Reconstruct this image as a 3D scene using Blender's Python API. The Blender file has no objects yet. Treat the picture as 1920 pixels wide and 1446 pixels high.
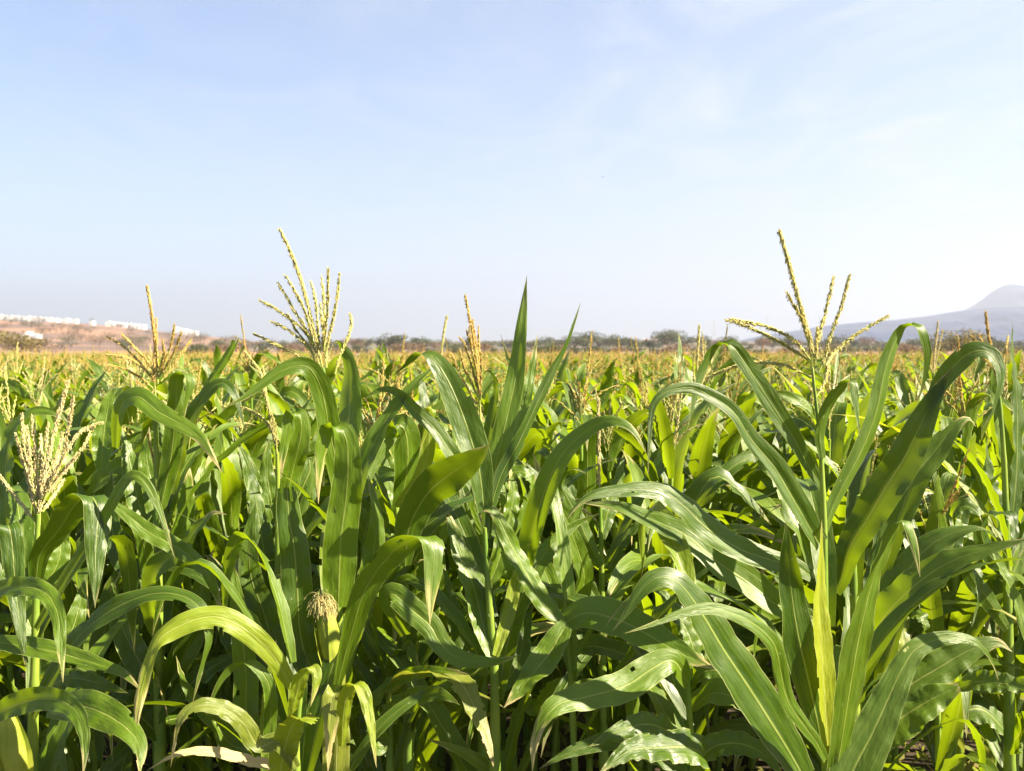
import bpy, math, random
import numpy as np

R = math.radians
rng = np.random.default_rng(7)
random.seed(7)
S = bpy.context.scene
COL = S.collection

# ------------------------------------------------------------------ camera
FPX, CX, CY, HOR = 1867.0, 960.0, 723.0, 652.0
CAMZ = 1.83
PITCH = math.atan((CY - HOR) / FPX)
c_, s_ = math.cos(PITCH), math.sin(PITCH)
RIGHT = np.array([1., 0, 0]); FWD = np.array([0., c_, -s_]); UP = np.array([0., s_, c_])
EYE = np.array([0., 0., CAMZ])
cam = bpy.data.cameras.new('camera'); cam_o = bpy.data.objects.new('camera', cam); COL.objects.link(cam_o)
cam_o.location = EYE; cam_o.rotation_euler = (math.pi / 2 - PITCH, 0, 0)
cam.sensor_width = 36; cam.lens = 36 * FPX / 1920
cam.clip_start = 0.05; cam.clip_end = 30000
cam.dof.use_dof = True; cam.dof.focus_distance = 2.5; cam.dof.aperture_fstop = 6.3
S.camera = cam_o


def at(px, py, d):
    return EYE + RIGHT * ((px - CX) / FPX * d) + UP * ((CY - py) / FPX * d) + FWD * d


def ground_at(px, y):            # world x for a picture column at world depth y
    return (px - CX) / FPX * y


# ------------------------------------------------------------------ render / light
S.render.engine = 'CYCLES'
S.cycles.max_bounces = 8; S.cycles.diffuse_bounces = 1; S.cycles.glossy_bounces = 2
S.cycles.transmission_bounces = 4; S.cycles.transparent_max_bounces = 4; S.cycles.volume_bounces = 0
S.cycles.use_denoising = True
S.cycles.sample_clamp_indirect = 6
S.view_settings.view_transform = 'Standard'; S.view_settings.look = 'None'
S.view_settings.gamma = 1; S.view_settings.use_curve_mapping = False
S.view_settings.exposure = 2.3

SUN_EL, SUN_AZ = R(37), R(101)     # azimuth clockwise from +Y (view direction)
sd = np.array([math.sin(SUN_AZ) * math.cos(SUN_EL), math.cos(SUN_AZ) * math.cos(SUN_EL), math.sin(SUN_EL)])
from mathutils import Vector
sun = bpy.data.lights.new('sun', 'SUN'); sun_o = bpy.data.objects.new('sun', sun); COL.objects.link(sun_o)
sun.energy = 5.0; sun.angle = R(0.5); sun.color = (1, .88, .66)
sun_o.rotation_euler = Vector(-sd).to_track_quat('-Z', 'Y').to_euler(); sun_o.location = (20, 0, 30)

W = bpy.data.worlds.new('World'); S.world = W; W.use_nodes = True
nt = W.node_tree; nt.nodes.clear()


def N(nt, t, **kw):
    n = nt.nodes.new(t)
    for k, v in kw.items():
        if k.startswith('i_'):
            key = k[2:]
            n.inputs[int(key) if key.isdigit() else key.replace('_', ' ')].default_value = v
        else:
            setattr(n, k, v)
    return n


def LK(nt, a, b): nt.links.new(a, b)


sky = N(nt, 'ShaderNodeTexSky', sky_type='NISHITA'); sky.sun_disc = False
sky.sun_elevation = SUN_EL; sky.sun_rotation = SUN_AZ
sky.altitude = 900; sky.air_density = 0.85; sky.dust_density = 0.35; sky.ozone_density = 2.2
bg = N(nt, 'ShaderNodeBackground'); bg.inputs[1].default_value = 0.05
out = N(nt, 'ShaderNodeOutputWorld')
# thin cirrus: noise on the sky plane (direction.xy / direction.z)
tc = N(nt, 'ShaderNodeTexCoord'); sp = N(nt, 'ShaderNodeSeparateXYZ'); LK(nt, tc.outputs['Generated'], sp.inputs[0])
mz = N(nt, 'ShaderNodeMath', operation='MAXIMUM'); LK(nt, sp.outputs[2], mz.inputs[0]); mz.inputs[1].default_value = .06
dx = N(nt, 'ShaderNodeMath', operation='DIVIDE'); LK(nt, sp.outputs[0], dx.inputs[0]); LK(nt, mz.outputs[0], dx.inputs[1])
dy = N(nt, 'ShaderNodeMath', operation='DIVIDE'); LK(nt, sp.outputs[1], dy.inputs[0]); LK(nt, mz.outputs[0], dy.inputs[1])
cb = N(nt, 'ShaderNodeCombineXYZ'); LK(nt, dx.outputs[0], cb.inputs[0]); LK(nt, dy.outputs[0], cb.inputs[1])
mp = N(nt, 'ShaderNodeMapping'); LK(nt, cb.outputs[0], mp.inputs[0])
mp.inputs['Rotation'].default_value = (0, 0, R(35)); mp.inputs['Scale'].default_value = (1.5, .7, 1)
nz = N(nt, 'ShaderNodeTexNoise'); LK(nt, mp.outputs[0], nz.inputs['Vector'])
nz.inputs['Scale'].default_value = 1.0; nz.inputs['Detail'].default_value = 7; nz.inputs['Roughness'].default_value = .62
nz.inputs['Distortion'].default_value = 1.2
cr = N(nt, 'ShaderNodeMapRange', interpolation_type='SMOOTHSTEP'); LK(nt, nz.outputs[0], cr.inputs[0])
cr.inputs[1].default_value = .34; cr.inputs[2].default_value = .85; cr.inputs[3].default_value = 0; cr.inputs[4].default_value = .5
# denser veil toward the sun side (+x): direction based, part of the sky
vx = N(nt, 'ShaderNodeMapRange', interpolation_type='SMOOTHSTEP'); LK(nt, sp.outputs[0], vx.inputs[0])
vx.inputs[1].default_value = -.5; vx.inputs[2].default_value = .55; vx.inputs[3].default_value = .25; vx.inputs[4].default_value = 1
mm = N(nt, 'ShaderNodeMath', operation='MULTIPLY'); LK(nt, cr.outputs[0], mm.inputs[0]); LK(nt, vx.outputs[0], mm.inputs[1])
va = N(nt, 'ShaderNodeMapRange', interpolation_type='SMOOTHSTEP'); LK(nt, sp.outputs[0], va.inputs[0])
va.inputs[1].default_value = -.45; va.inputs[2].default_value = .6; va.inputs[3].default_value = .14; va.inputs[4].default_value = .40
md = N(nt, 'ShaderNodeMath', operation='ADD', use_clamp=True); LK(nt, mm.outputs[0], md.inputs[0]); LK(nt, va.outputs[0], md.inputs[1])
mx = N(nt, 'ShaderNodeMixRGB'); LK(nt, md.outputs[0], mx.inputs[0]); LK(nt, sky.outputs[0], mx.inputs[1])
mx.inputs[2].default_value = (4.0, 4.1, 4.3, 1)
vz = N(nt, 'ShaderNodeMapRange', interpolation_type='SMOOTHSTEP'); LK(nt, sp.outputs[2], vz.inputs[0])
vz.inputs[1].default_value = .0; vz.inputs[2].default_value = .30; vz.inputs[3].default_value = .5; vz.inputs[4].default_value = 0
mh = N(nt, 'ShaderNodeMixRGB'); LK(nt, vz.outputs[0], mh.inputs[0]); LK(nt, mx.outputs[0], mh.inputs[1]); mh.inputs[2].default_value = (3.35, 3.28, 3.55, 1)
LK(nt, mh.outputs[0], bg.inputs[0]); LK(nt, bg.outputs[0], out.inputs[0])


# ------------------------------------------------------------------ materials
def new_mat(name):
    m = bpy.data.materials.new(name); m.use_nodes = True
    m.node_tree.nodes.clear()
    return m, m.node_tree


def rgb(c): return (c[0], c[1], c[2], 1)


def mixc(nt, f, a, b, bt='MIX'):
    n = N(nt, 'ShaderNodeMixRGB', blend_type=bt)
    for k, v in ((0, f), (1, a), (2, b)):
        if isinstance(v, (int, float)): n.inputs[k].default_value = v
        elif isinstance(v, tuple): n.inputs[k].default_value = rgb(v)
        else: LK(nt, v, n.inputs[k])
    return n.outputs[0]


def mrange(nt, v, a, b, c=0., d=1., smooth=True):
    n = N(nt, 'ShaderNodeMapRange', interpolation_type='SMOOTHSTEP' if smooth else 'LINEAR')
    LK(nt, v, n.inputs[0])
    for i, x in enumerate((a, b, c, d)): n.inputs[i + 1].default_value = x
    return n.outputs[0]


def math_(nt, op, a, b=None):
    n = N(nt, 'ShaderNodeMath', operation=op)
    for k, v in ((0, a), (1, b)):
        if v is None: continue
        if isinstance(v, (int, float)): n.inputs[k].default_value = v
        else: LK(nt, v, n.inputs[k])
    return n.outputs[0]


def leaf_material(name, dark, light, trans, rib, age=0., tan=(.45, .36, .16), tf=.42, rough=.47):
    m, nt = new_mat(name)
    uv = N(nt, 'ShaderNodeUVMap'); sep = N(nt, 'ShaderNodeSeparateXYZ'); LK(nt, uv.outputs[0], sep.inputs[0])
    u, v = sep.outputs[0], sep.outputs[1]
    oi = N(nt, 'ShaderNodeObjectInfo'); ge = N(nt, 'ShaderNodeNewGeometry')
    rnd = math_(nt, 'FRACT', math_(nt, 'ADD', oi.outputs['Random'], ge.outputs['Random Per Island']))
    d = math_(nt, 'ABSOLUTE', math_(nt, 'SUBTRACT', u, .5))
    ribm = mrange(nt, d, .034, .010)
    ribw = math_(nt, 'MULTIPLY', ribm, mrange(nt, v, 1.0, .55))
    edge = mrange(nt, d, .475, .492)
    # veins: stretched noise across the blade
    cv = N(nt, 'ShaderNodeCombineXYZ'); LK(nt, math_(nt, 'MULTIPLY', u, 34.), cv.inputs[0]); LK(nt, math_(nt, 'MULTIPLY', v, 1.2), cv.inputs[1])
    LK(nt, math_(nt, 'MULTIPLY', rnd, 37.), cv.inputs[2])
    vn = N(nt, 'ShaderNodeTexNoise'); LK(nt, cv.outputs[0], vn.inputs['Vector']); vn.inputs['Scale'].default_value = 1; vn.inputs['Detail'].default_value = 2
    cl = N(nt, 'ShaderNodeCombineXYZ'); LK(nt, math_(nt, 'MULTIPLY', u, 2.2), cl.inputs[0]); LK(nt, math_(nt, 'MULTIPLY', v, 6.), cl.inputs[1])
    LK(nt, math_(nt, 'MULTIPLY', rnd, 91.), cl.inputs[2])
    ln = N(nt, 'ShaderNodeTexNoise'); LK(nt, cl.outputs[0], ln.inputs['Vector']); ln.inputs['Scale'].default_value = 1; ln.inputs['Detail'].default_value = 3
    f = math_(nt, 'ADD', math_(nt, 'MULTIPLY', ln.outputs[0], .6), math_(nt, 'MULTIPLY', rnd, .8))
    f = mrange(nt, f, .2, 1.15)
    col = mixc(nt, f, dark, light)
    col = mixc(nt, mrange(nt, vn.outputs[0], .35, .7, 0, .34), col, (light[0] * 1.9, light[1] * 1.75, light[2] * 1.2))
    col = mixc(nt, math_(nt, 'MULTIPLY', ribw, math_(nt, 'ADD', math_(nt, 'MULTIPLY', ln.outputs[0], .5), .3)), col, rib)
    tr = mixc(nt, f, tuple(x * .7 for x in trans), trans)
    tr = mixc(nt, mrange(nt, vn.outputs[0], .35, .7, 0, .45), tr, tuple(x * .55 for x in trans))
    tr = mixc(nt, math_(nt, 'MULTIPLY', ribw, .7), tr, tuple(x * s for x, s in zip(rib, (1.3, 1.2, .5))))
    # ageing along edges and toward the tip
    ag = math_(nt, 'ADD', mrange(nt, v, .62, 1.05, 0, .55), math_(nt, 'MULTIPLY', d, .45))
    ag = math_(nt, 'ADD', ag, math_(nt, 'MULTIPLY', ln.outputs[0], .55))
    ag = math_(nt, 'ADD', ag, math_(nt, 'MULTIPLY', math_(nt, 'POWER', rnd, 4.), .28))
    agm = mrange(nt, ag, .83 - age, 1.06 - age)
    col = mixc(nt, math_(nt, 'MULTIPLY', agm, .8), col, tan)
    tr = mixc(nt, math_(nt, 'MULTIPLY', agm, .8), tr, tuple(x * 1.1 for x in tan))
    col = mixc(nt, math_(nt, 'MULTIPLY', edge, .55), col, (.34, .36, .12))
    # small specks (dust, insect bites)
    tcn = N(nt, 'ShaderNodeTexCoord'); vo = N(nt, 'ShaderNodeTexNoise'); LK(nt, tcn.outputs['Object'], vo.inputs['Vector']); vo.inputs['Scale'].default_value = 95; vo.inputs['Detail'].default_value = 1
    col = mixc(nt, mrange(nt, vo.outputs[0], .76, .80, 0, .3), col, (.42, .42, .25))
    p = N(nt, 'ShaderNodeBsdfPrincipled'); LK(nt, col, p.inputs['Base Color'])
    LK(nt, mrange(nt, ln.outputs[0], .3, .7, rough - .12, rough + .10), p.inputs['Roughness'])
    p.inputs['Specular IOR Level'].default_value = .45
    bp = N(nt, 'ShaderNodeBump'); bp.inputs['Strength'].default_value = .35; bp.inputs['Distance'].default_value = .002
    LK(nt, math_(nt, 'ADD', vn.outputs[0], math_(nt, 'MULTIPLY', ribm, 1.2)), bp.inputs['Height'])
    b2 = N(nt, 'ShaderNodeBump'); b2.inputs['Strength'].default_value = .5; b2.inputs['Distance'].default_value = .014
    LK(nt, ln.outputs[0], b2.inputs['Height']); LK(nt, bp.outputs[0], b2.inputs['Normal'])
    LK(nt, b2.outputs[0], p.inputs['Normal'])
    t = N(nt, 'ShaderNodeBsdfTranslucent'); LK(nt, tr, t.inputs[0])
    ms = N(nt, 'ShaderNodeMixShader'); ms.inputs[0].default_value = tf
    LK(nt, p.outputs[0], ms.inputs[1]); LK(nt, t.outputs[0], ms.inputs[2])
    o = N(nt, 'ShaderNodeOutputMaterial'); LK(nt, ms.outputs[0], o.inputs[0])
    return m


def noise_material(name, a, b, scale, rough=.8, trans=None, tf=.25, c=None, detail=4, spec=.2, bump=0., coord='Object', lo=.3, hi=.7):
    m, nt = new_mat(name)
    tcn = N(nt, 'ShaderNodeTexCoord'); oi = N(nt, 'ShaderNodeObjectInfo'); ge = N(nt, 'ShaderNodeNewGeometry')
    n = N(nt, 'ShaderNodeTexNoise'); LK(nt, tcn.outputs[coord], n.inputs['Vector']); n.inputs['Scale'].default_value = scale; n.inputs['Detail'].default_value = detail
    f = mrange(nt, n.outputs[0], lo, hi)
    col = mixc(nt, f, a, b)
    if c is not None:
        rnd = math_(nt, 'FRACT', math_(nt, 'ADD', oi.outputs['Random'], ge.outputs['Random Per Island']))
        col = mixc(nt, math_(nt, 'MULTIPLY', rnd, .7), col, c)
    p = N(nt, 'ShaderNodeBsdfPrincipled'); LK(nt, col, p.inputs['Base Color']); p.inputs['Roughness'].default_value = rough
    p.inputs['Specular IOR Level'].default_value = spec
    if bump:
        bp = N(nt, 'ShaderNodeBump'); bp.inputs['Strength'].default_value = .8; bp.inputs['Distance'].default_value = bump
        LK(nt, n.outputs[0], bp.inputs['Height']); LK(nt, bp.outputs[0], p.inputs['Normal'])
    o = N(nt, 'ShaderNodeOutputMaterial')
    if trans:
        t = N(nt, 'ShaderNodeBsdfTranslucent'); t.inputs[0].default_value = rgb(trans)
        ms = N(nt, 'ShaderNodeMixShader'); ms.inputs[0].default_value = tf
        LK(nt, p.outputs[0], ms.inputs[1]); LK(nt, t.outputs[0], ms.inputs[2]); LK(nt, ms.outputs[0], o.inputs[0])
    else:
        LK(nt, p.outputs[0], o.inputs[0])
    return m


M = {}
M['leaf'] = leaf_material('maize_leaf', (.011, .036, .001), (.070, .122, .005), (.35, .50, .005), (.30, .34, .08), tf=.33)
M['yellow'] = leaf_material('yellowing_maize_leaf', (.085, .145, .008), (.17, .225, .014), (.56, .62, .015), (.42, .45, .14), age=.06)
M['painted_glow'] = leaf_material('painted_glow_maize_leaf', (.15, .21, .012), (.26, .30, .02), (.66, .68, .02), (.42, .45, .14), tf=.5)  # brighter leaf colours, painted to imitate sunlight glowing through the blade
M['aged'] = leaf_material('ageing_maize_leaf', (.09, .13, .014), (.17, .20, .03), (.42, .44, .03), (.4, .42, .16), age=.24)
M['dry'] = leaf_material('dry_maize_leaf', (.24, .18, .08), (.38, .30, .15), (.42, .30, .10), (.42, .36, .2), age=.5, tf=.25, rough=.7)
M['field'] = leaf_material('field_maize_leaf', (.014, .042, .001), (.084, .138, .006), (.39, .53, .006), (.34, .38, .09), age=.04, tf=.34)
M['stalk'] = noise_material('maize_stalk', (.10, .19, .02), (.22, .29, .035), 9, .5, (.5, .6, .03), .22, spec=.4)
M['husk'] = noise_material('maize_husk', (.17, .23, .02), (.33, .35, .04), 14, .55, (.55, .6, .04), .2, spec=.4)
M['silk'] = noise_material('maize_silk', (.58, .54, .24), (.54, .44, .18), 60, .5, (.6, .5, .2), .3)
M['tassel'] = noise_material('ripe_tassel', (.58, .52, .17), (.44, .39, .10), 70, .75, (.78, .68, .2), .3, c=(.70, .64, .32), hi=.6)
M['tassel_pale'] = noise_material('pale_tassel', (.68, .58, .30), (.58, .46, .20), 70, .75, (.8, .62, .25), .3, c=(.68, .6, .34))
M['tassel_gold'] = noise_material('golden_tassel', (.60, .48, .17), (.50, .31, .10), 9, .8, (.75, .42, .1), .3, c=(.55, .40, .10))
M['tassel_far'] = noise_material('straw_tassel', (.72, .47, .17), (.66, .52, .15), .9, .85, (.88, .58, .2), .4, c=(.70, .36, .17))
M['stem'] = noise_material('tassel_stem', (.22, .30, .06), (.36, .36, .10), 20, .6, (.5, .5, .08), .2)


# ------------------------------------------------------------------ mesh helpers
class Buf:
    def __init__(s): s.v, s.f, s.uv, s.mi, s.n = [], [], [], [], 0

    def add(s, v, f, uv=None, mi=0):
        """v (n,3); f (k,4) quads or (k,3) tris; uv (n,2)"""
        v = np.asarray(v, float); f = np.asarray(f, int)
        if uv is None: uv = np.tile([[.25, .5]], (len(v), 1))
        s.v.append(v); s.f.append(f + s.n); s.uv.append(np.asarray(uv, float)); s.mi.append(mi); s.n += len(v)

    def raw(s):
        return np.concatenate(s.v), s.f, np.concatenate(s.uv), s.mi

    def build(s, name, mats, parent=None, smooth=True, origin=None):
        v = np.concatenate(s.v); uvv = np.concatenate(s.uv)
        if origin is not None: v = v - np.asarray(origin)
        me = bpy.data.meshes.new(name)
        loops = np.concatenate([f.ravel() for f in s.f])
        tot = np.concatenate([np.full(len(f), f.shape[1]) for f in s.f])
        mi = np.concatenate([np.full(len(f), m) for f, m in zip(s.f, s.mi)])
        me.vertices.add(len(v)); me.vertices.foreach_set('co', v.ravel().astype(np.float32))
        me.loops.add(len(loops)); me.loops.foreach_set('vertex_index', loops.astype(np.int32))
        me.polygons.add(len(tot))
        me.polygons.foreach_set('loop_start', np.concatenate([[0], np.cumsum(tot)[:-1]]).astype(np.int32))
        me.polygons.foreach_set('loop_total', tot.astype(np.int32))
        me.polygons.foreach_set('material_index', mi.astype(np.int32))
        me.polygons.foreach_set('use_smooth', np.full(len(tot), smooth))
        ul = me.uv_layers.new(name='UVMap'); ul.data.foreach_set('uv', uvv[loops].ravel().astype(np.float32))
        me.update(); me.validate()
        for m in (mats if isinstance(mats, (list, tuple)) else [mats]): me.materials.append(m)
        o = bpy.data.objects.new(name, me); COL.objects.link(o)
        if parent is not None: o.parent = parent
        return o


def thing(name, label, cat, loc=(0, 0, 0), group=None):
    o = bpy.data.objects.new(name, None); COL.objects.link(o); o.location = loc
    o.empty_display_size = .1
    o['label'] = label; o['category'] = cat
    if group: o['group'] = group
    return o


def nrm(a): return a / (np.linalg.norm(a, axis=-1, keepdims=True) + 1e-12)


def spline(P, n):
    """centripetal-ish Catmull-Rom through P resampled at n even points"""
    P = np.asarray(P, float)
    if len(P) == 2: return P[0] + (P[1] - P[0]) * np.linspace(0, 1, n)[:, None]
    Q = np.vstack([2 * P[0] - P[1], P, 2 * P[-1] - P[-2]])
    outp = []
    for i in range(1, len(Q) - 2):
        p0, p1, p2, p3 = Q[i - 1:i + 3]
        t = np.linspace(0, 1, 24, endpoint=False)[:, None]
        d1 = np.linalg.norm(p2 - p1)
        m1 = (p2 - p0) * d1 / (np.linalg.norm(p1 - p0) + d1 + 1e-9)
        m2 = (p3 - p1) * d1 / (np.linalg.norm(p3 - p2) + d1 + 1e-9)
        h = 2 * t ** 3 - 3 * t ** 2
        outp.append((h + 1) * p1 + (t ** 3 - 2 * t ** 2 + t) * m1 - h * p2 + (t ** 3 - t ** 2) * m2)
    outp.append(P[-1:]); C = np.vstack(outp)
    s = np.concatenate([[0], np.cumsum(np.linalg.norm(np.diff(C, axis=0), axis=1))])
    q = np.linspace(0, s[-1], n)
    return np.stack([np.interp(q, s, C[:, k]) for k in range(3)], 1)


def profile(t, cut=False, base=.5, peak=.36, pw=1.75):
    a = base + (1 - base) * np.sin(np.pi / 2 * np.clip(t / peak, 0, 1))
    b = 1 - np.clip((t - peak) / (1 - peak), 0, 1) ** (pw if not cut else 3) * (1 if not cut else .45)
    return np.clip(np.where(t < peak, a, b), .012, 1)


def blade(buf, P, L0, Wd, keel=.35, ruf=.10, cols=6, seed=0, cut=False, holes=(), torn=0., base=.5, peak=.36, curl=0., mi=0, fr=None, pw=1.75):
    """A leaf blade: centre line P, lateral directions L0, full width Wd; V keel, rippled margins."""
    r = np.random.default_rng(seed)
    n = len(P); t = np.linspace(0, 1, n)
    T = nrm(np.gradient(P, axis=0))
    L = nrm(L0 - (L0 * T).sum(1, keepdims=True) * T)
    for _ in range(3):
        L[1:-1] = nrm((L[:-2] + 2 * L[1:-1] + L[2:]) / 4)
    L = nrm(L - (L * T).sum(1, keepdims=True) * T)
    Nn = np.cross(T, L)
    if (Nn[:, 2] * np.clip(.25 + t, 0, 1)).sum() < 0: Nn = -Nn
    pw = profile(t, cut, base, peak, pw) * Wd / 2
    s = np.linspace(-1, 1, cols + 1)
    kk = keel * (1 - .75 * t)
    fr = r.uniform(4, 8.5) if fr is None else fr
    ph = r.uniform(0, 6.28, 2); ph2 = r.uniform(0, 6.28, 2)
    V = np.zeros((n, cols + 1, 3))
    env = np.sin(np.pi * np.clip(t * 1.02, 0, 1)) ** .7
    tt = t + .04 * np.sin(9 * t + ph[0])
    for j, sj in enumerate(s):
        k = 0 if sj < 0 else 1
        a = abs(sj)
        rip = ruf * Wd * env * (np.sin(2 * np.pi * fr * tt + ph[k]) * .6 + np.sin(2 * np.pi * fr * 2.3 * tt + ph2[k]) * .25) * a ** 1.8
        # the blade bends up from the midrib, then flattens / curls down at the margin
        lift = pw * (a * np.sin(kk) - curl * a ** 2.5)
        off = pw * sj * np.cos(kk * (1 - .4 * a))
        V[:, j] = P + L * off[:, None] + Nn * (lift + rip)[:, None]
    idx = np.arange(n * (cols + 1)).reshape(n, cols + 1)
    F = np.stack([idx[:-1, :-1], idx[:-1, 1:], idx[1:, 1:], idx[1:, :-1]], -1)
    keep = np.ones((n - 1, cols), bool)
    for (i, j, h, w) in holes: keep[i:i + h, j:j + w] = False
    if torn:
        for _ in range(int(torn)):
            i = r.integers(int(.25 * n), n - 3); e = r.choice([0, cols - 1])
            keep[i:i + r.integers(1, 3), e] = False
    if cut:
        for j in range(cols): keep[n - 1 - r.integers(1, max(2, n // 9)):, j] = False
    F = F[keep]
    uv = np.stack([np.tile((s + 1) / 2, (n, 1)), np.tile(t[:, None] * (.6 if cut else 1), (1, cols + 1))], -1)
    buf.add(V.reshape(-1, 3), F, uv.reshape(-1, 2), mi)


def frame(P):
    T = nrm(np.gradient(P, axis=0))
    ref = np.array([.3, .9, .1]) if abs(T[:, 2]).mean() > .5 else np.array([.1, .2, 1.])
    A = nrm(np.cross(T, ref)); B = np.cross(T, A)
    return T, A, B


def tube(buf, P, rad, k=6, mi=0, cap=True):
    P = np.asarray(P, float); n = len(P); rad = np.broadcast_to(np.asarray(rad, float), (n,))
    T, A, B = frame(P)
    th = np.linspace(0, 2 * np.pi, k, endpoint=False)
    V = P[:, None] + rad[:, None, None] * (A[:, None] * np.cos(th)[None, :, None] + B[:, None] * np.sin(th)[None, :, None])
    idx = np.arange(n * k).reshape(n, k); nx = np.roll(idx, -1, 1)
    F = np.stack([idx[:-1], nx[:-1], nx[1:], idx[1:]], -1).reshape(-1, 4)
    uv = np.stack([np.tile(th / 6.2832, (n, 1)), np.tile(np.linspace(0, 1, n)[:, None], (1, k))], -1).reshape(-1, 2)
    buf.add(V.reshape(-1, 3), F, uv, mi)
    if cap:
        c = len(P) * k
        buf.add(np.vstack([V[-1], P[-1:] + T[-1] * rad[-1] * .6]), np.stack([np.arange(k), (np.arange(k) + 1) % k, np.full(k, k)], 1), None, mi)


OCT = np.array([[0, 1, 2], [0, 2, 3], [0, 3, 4], [0, 4, 1], [5, 2, 1], [5, 3, 2], [5, 4, 3], [5, 1, 4]])


def spindles(buf, base, ax, ln, wd, mi=0):
    """many little grains: base (n,3), axis (n,3), length, width"""
    n = len(base); ax = nrm(ax)
    ref = np.where(np.abs(ax[:, 2:3]) > .9, np.array([[1., 0, 0]]), np.array([[0, 0, 1.]]))
    A = nrm(np.cross(ax, ref)); B = np.cross(ax, A)
    ln = np.broadcast_to(ln, (n,))[:, None]; wd = np.broadcast_to(wd, (n,))[:, None]
    mid = base + ax * ln * .45
    V = np.stack([base, mid + A * wd, mid + B * wd, mid - A * wd, mid - B * wd, base + ax * ln], 1)
    F = (OCT[None] + (np.arange(n) * 6)[:, None, None]).reshape(-1, 3)
    buf.add(V.reshape(-1, 3), F, None, mi)


def tassel_branch(buf, P, thick, dens, r, stem=True, anther=.25, bare=.08):
    """A tassel branch along P covered in paired spikelets; thick = grain length."""
    n = len(P); s = np.concatenate([[0], np.cumsum(np.linalg.norm(np.diff(P, axis=0), axis=1))]); Lg = s[-1]
    tube(buf, P, np.linspace(.0024, .0012, n), 5, 1)
    k = int(Lg * dens)
    q = np.sort(r.uniform(bare * Lg, Lg, k))
    C = np.stack([np.interp(q, s, P[:, i]) for i in range(3)], 1)
    Tn = nrm(np.gradient(P, axis=0)); T = nrm(np.stack([np.interp(q, s, Tn[:, i]) for i in range(3)], 1))
    ref = np.array([.2, .9, .3]); A = nrm(np.cross(T, ref)); B = np.cross(T, A)
    th = r.uniform(0, 2 * np.pi, k)
    rad = A * np.cos(th)[:, None] + B * np.sin(th)[:, None]
    lean = r.uniform(.12, .42, k)[:, None]
    ln = thick * r.uniform(.8, 1.25, k) * np.interp(q / Lg, [0, .8, 1], [1, 1, .7])
    spindles(buf, C + rad * .0016, T + rad * lean, ln, ln * .15)
    if anther:
        m = r.random(k) < anther
        if m.any():
            spindles(buf, (C + T * (ln * .6)[:, None] + rad * (ln * .45)[:, None])[m], (rad * .5 + np.array([0, 0, -1.]))[m], thick * .6, thick * .09)


# ------------------------------------------------------------------ near plants, leaf by leaf
def pts(s): return [tuple(float(a) for a in p.split(',')) for p in s.split()]


LAT = {'v': (1, 0, .35), 'V': (1, 0, -.5), 'h': (.1, .75, .65), 'u': (.1, .8, -.55), 'd': (.75, .5, .45), 'D': (-.75, .5, .45),
       'e': (.55, .25, .8), 'f': (1, .05, 0)}
_seed = [100]


def hero_leaf(root, depth, s, wpx, mode, d0=0., d1=0., mat='leaf', label=None, **kw):
    p = pts(s); n = kw.pop('n', 46)
    q = np.array(p); sl = np.concatenate([[0], np.cumsum(np.hypot(*np.diff(q, axis=0).T))]); sl /= sl[-1]
    bow = kw.pop('bow', 0.)
    P = np.array([at(x, y, depth + d0 + (d1 - d0) * a + bow * math.sin(math.pi * a)) for (x, y), a in zip(p, sl)])
    P = spline(P, n)
    _seed[0] += 1; r = np.random.default_rng(_seed[0])
    T = nrm(np.gradient(P, axis=0))
    tr_, tu_ = T @ RIGHT, T @ UP
    if mode in ('n', 'm'):
        sg = 1 if (tr_ * np.hanning(n)).sum() >= 0 else -1
        f = .5 if mode == 'n' else -.45
        L0 = (-tu_ * sg)[:, None] * RIGHT + (tr_ * sg)[:, None] * UP + f * FWD
    else:
        a = LAT[mode]; L0 = np.tile(a[0] * RIGHT + a[1] * UP + a[2] * FWD, (n, 1))
    tw = kw.pop('tw', r.uniform(-.4, .4))
    t = np.linspace(0, 1, n)
    L = nrm(L0 - (L0 * T).sum(1, keepdims=True) * T); Bn = np.cross(T, L)
    wob = sum(r.normal(0, .15) * np.sin(2 * np.pi * k * t + r.uniform(0, 6.28)) for k in (1, 2, 3)) * t
    ang = tw * t + wob
    L = L * np.cos(ang)[:, None] + Bn * np.sin(ang)[:, None]
    if 'holes' not in kw and r.random() < .12:
        kw['holes'] = [(int(r.integers(8, 36)), int(r.integers(1, 7)), 1, 1) for _ in range(int(r.integers(1, 3)))]
    if 'torn' not in kw and r.random() < .35: kw['torn'] = int(r.integers(1, 4))
    # apparent width factor
    ti = nrm(np.stack([tr_, tu_], 1)); li = np.stack([L @ RIGHT, L @ UP], 1)
    fac = np.abs(ti[:, 0] * li[:, 1] - ti[:, 1] * li[:, 0])[n // 8: int(.7 * n)].max()
    Wd = wpx / FPX * depth / max(fac, .6) * .97
    b = Buf()
    blade(b, P, L, Wd, keel=kw.pop('keel', r.uniform(.25, .5)), ruf=kw.pop('ruf', r.uniform(.08, .17)), cols=8, seed=_seed[0], curl=kw.pop('curl', r.uniform(0, .22)), **kw)
    o = b.build('leaf', M[mat], root, origin=root.location)
    if label: o['label'] = label
    return o


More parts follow.
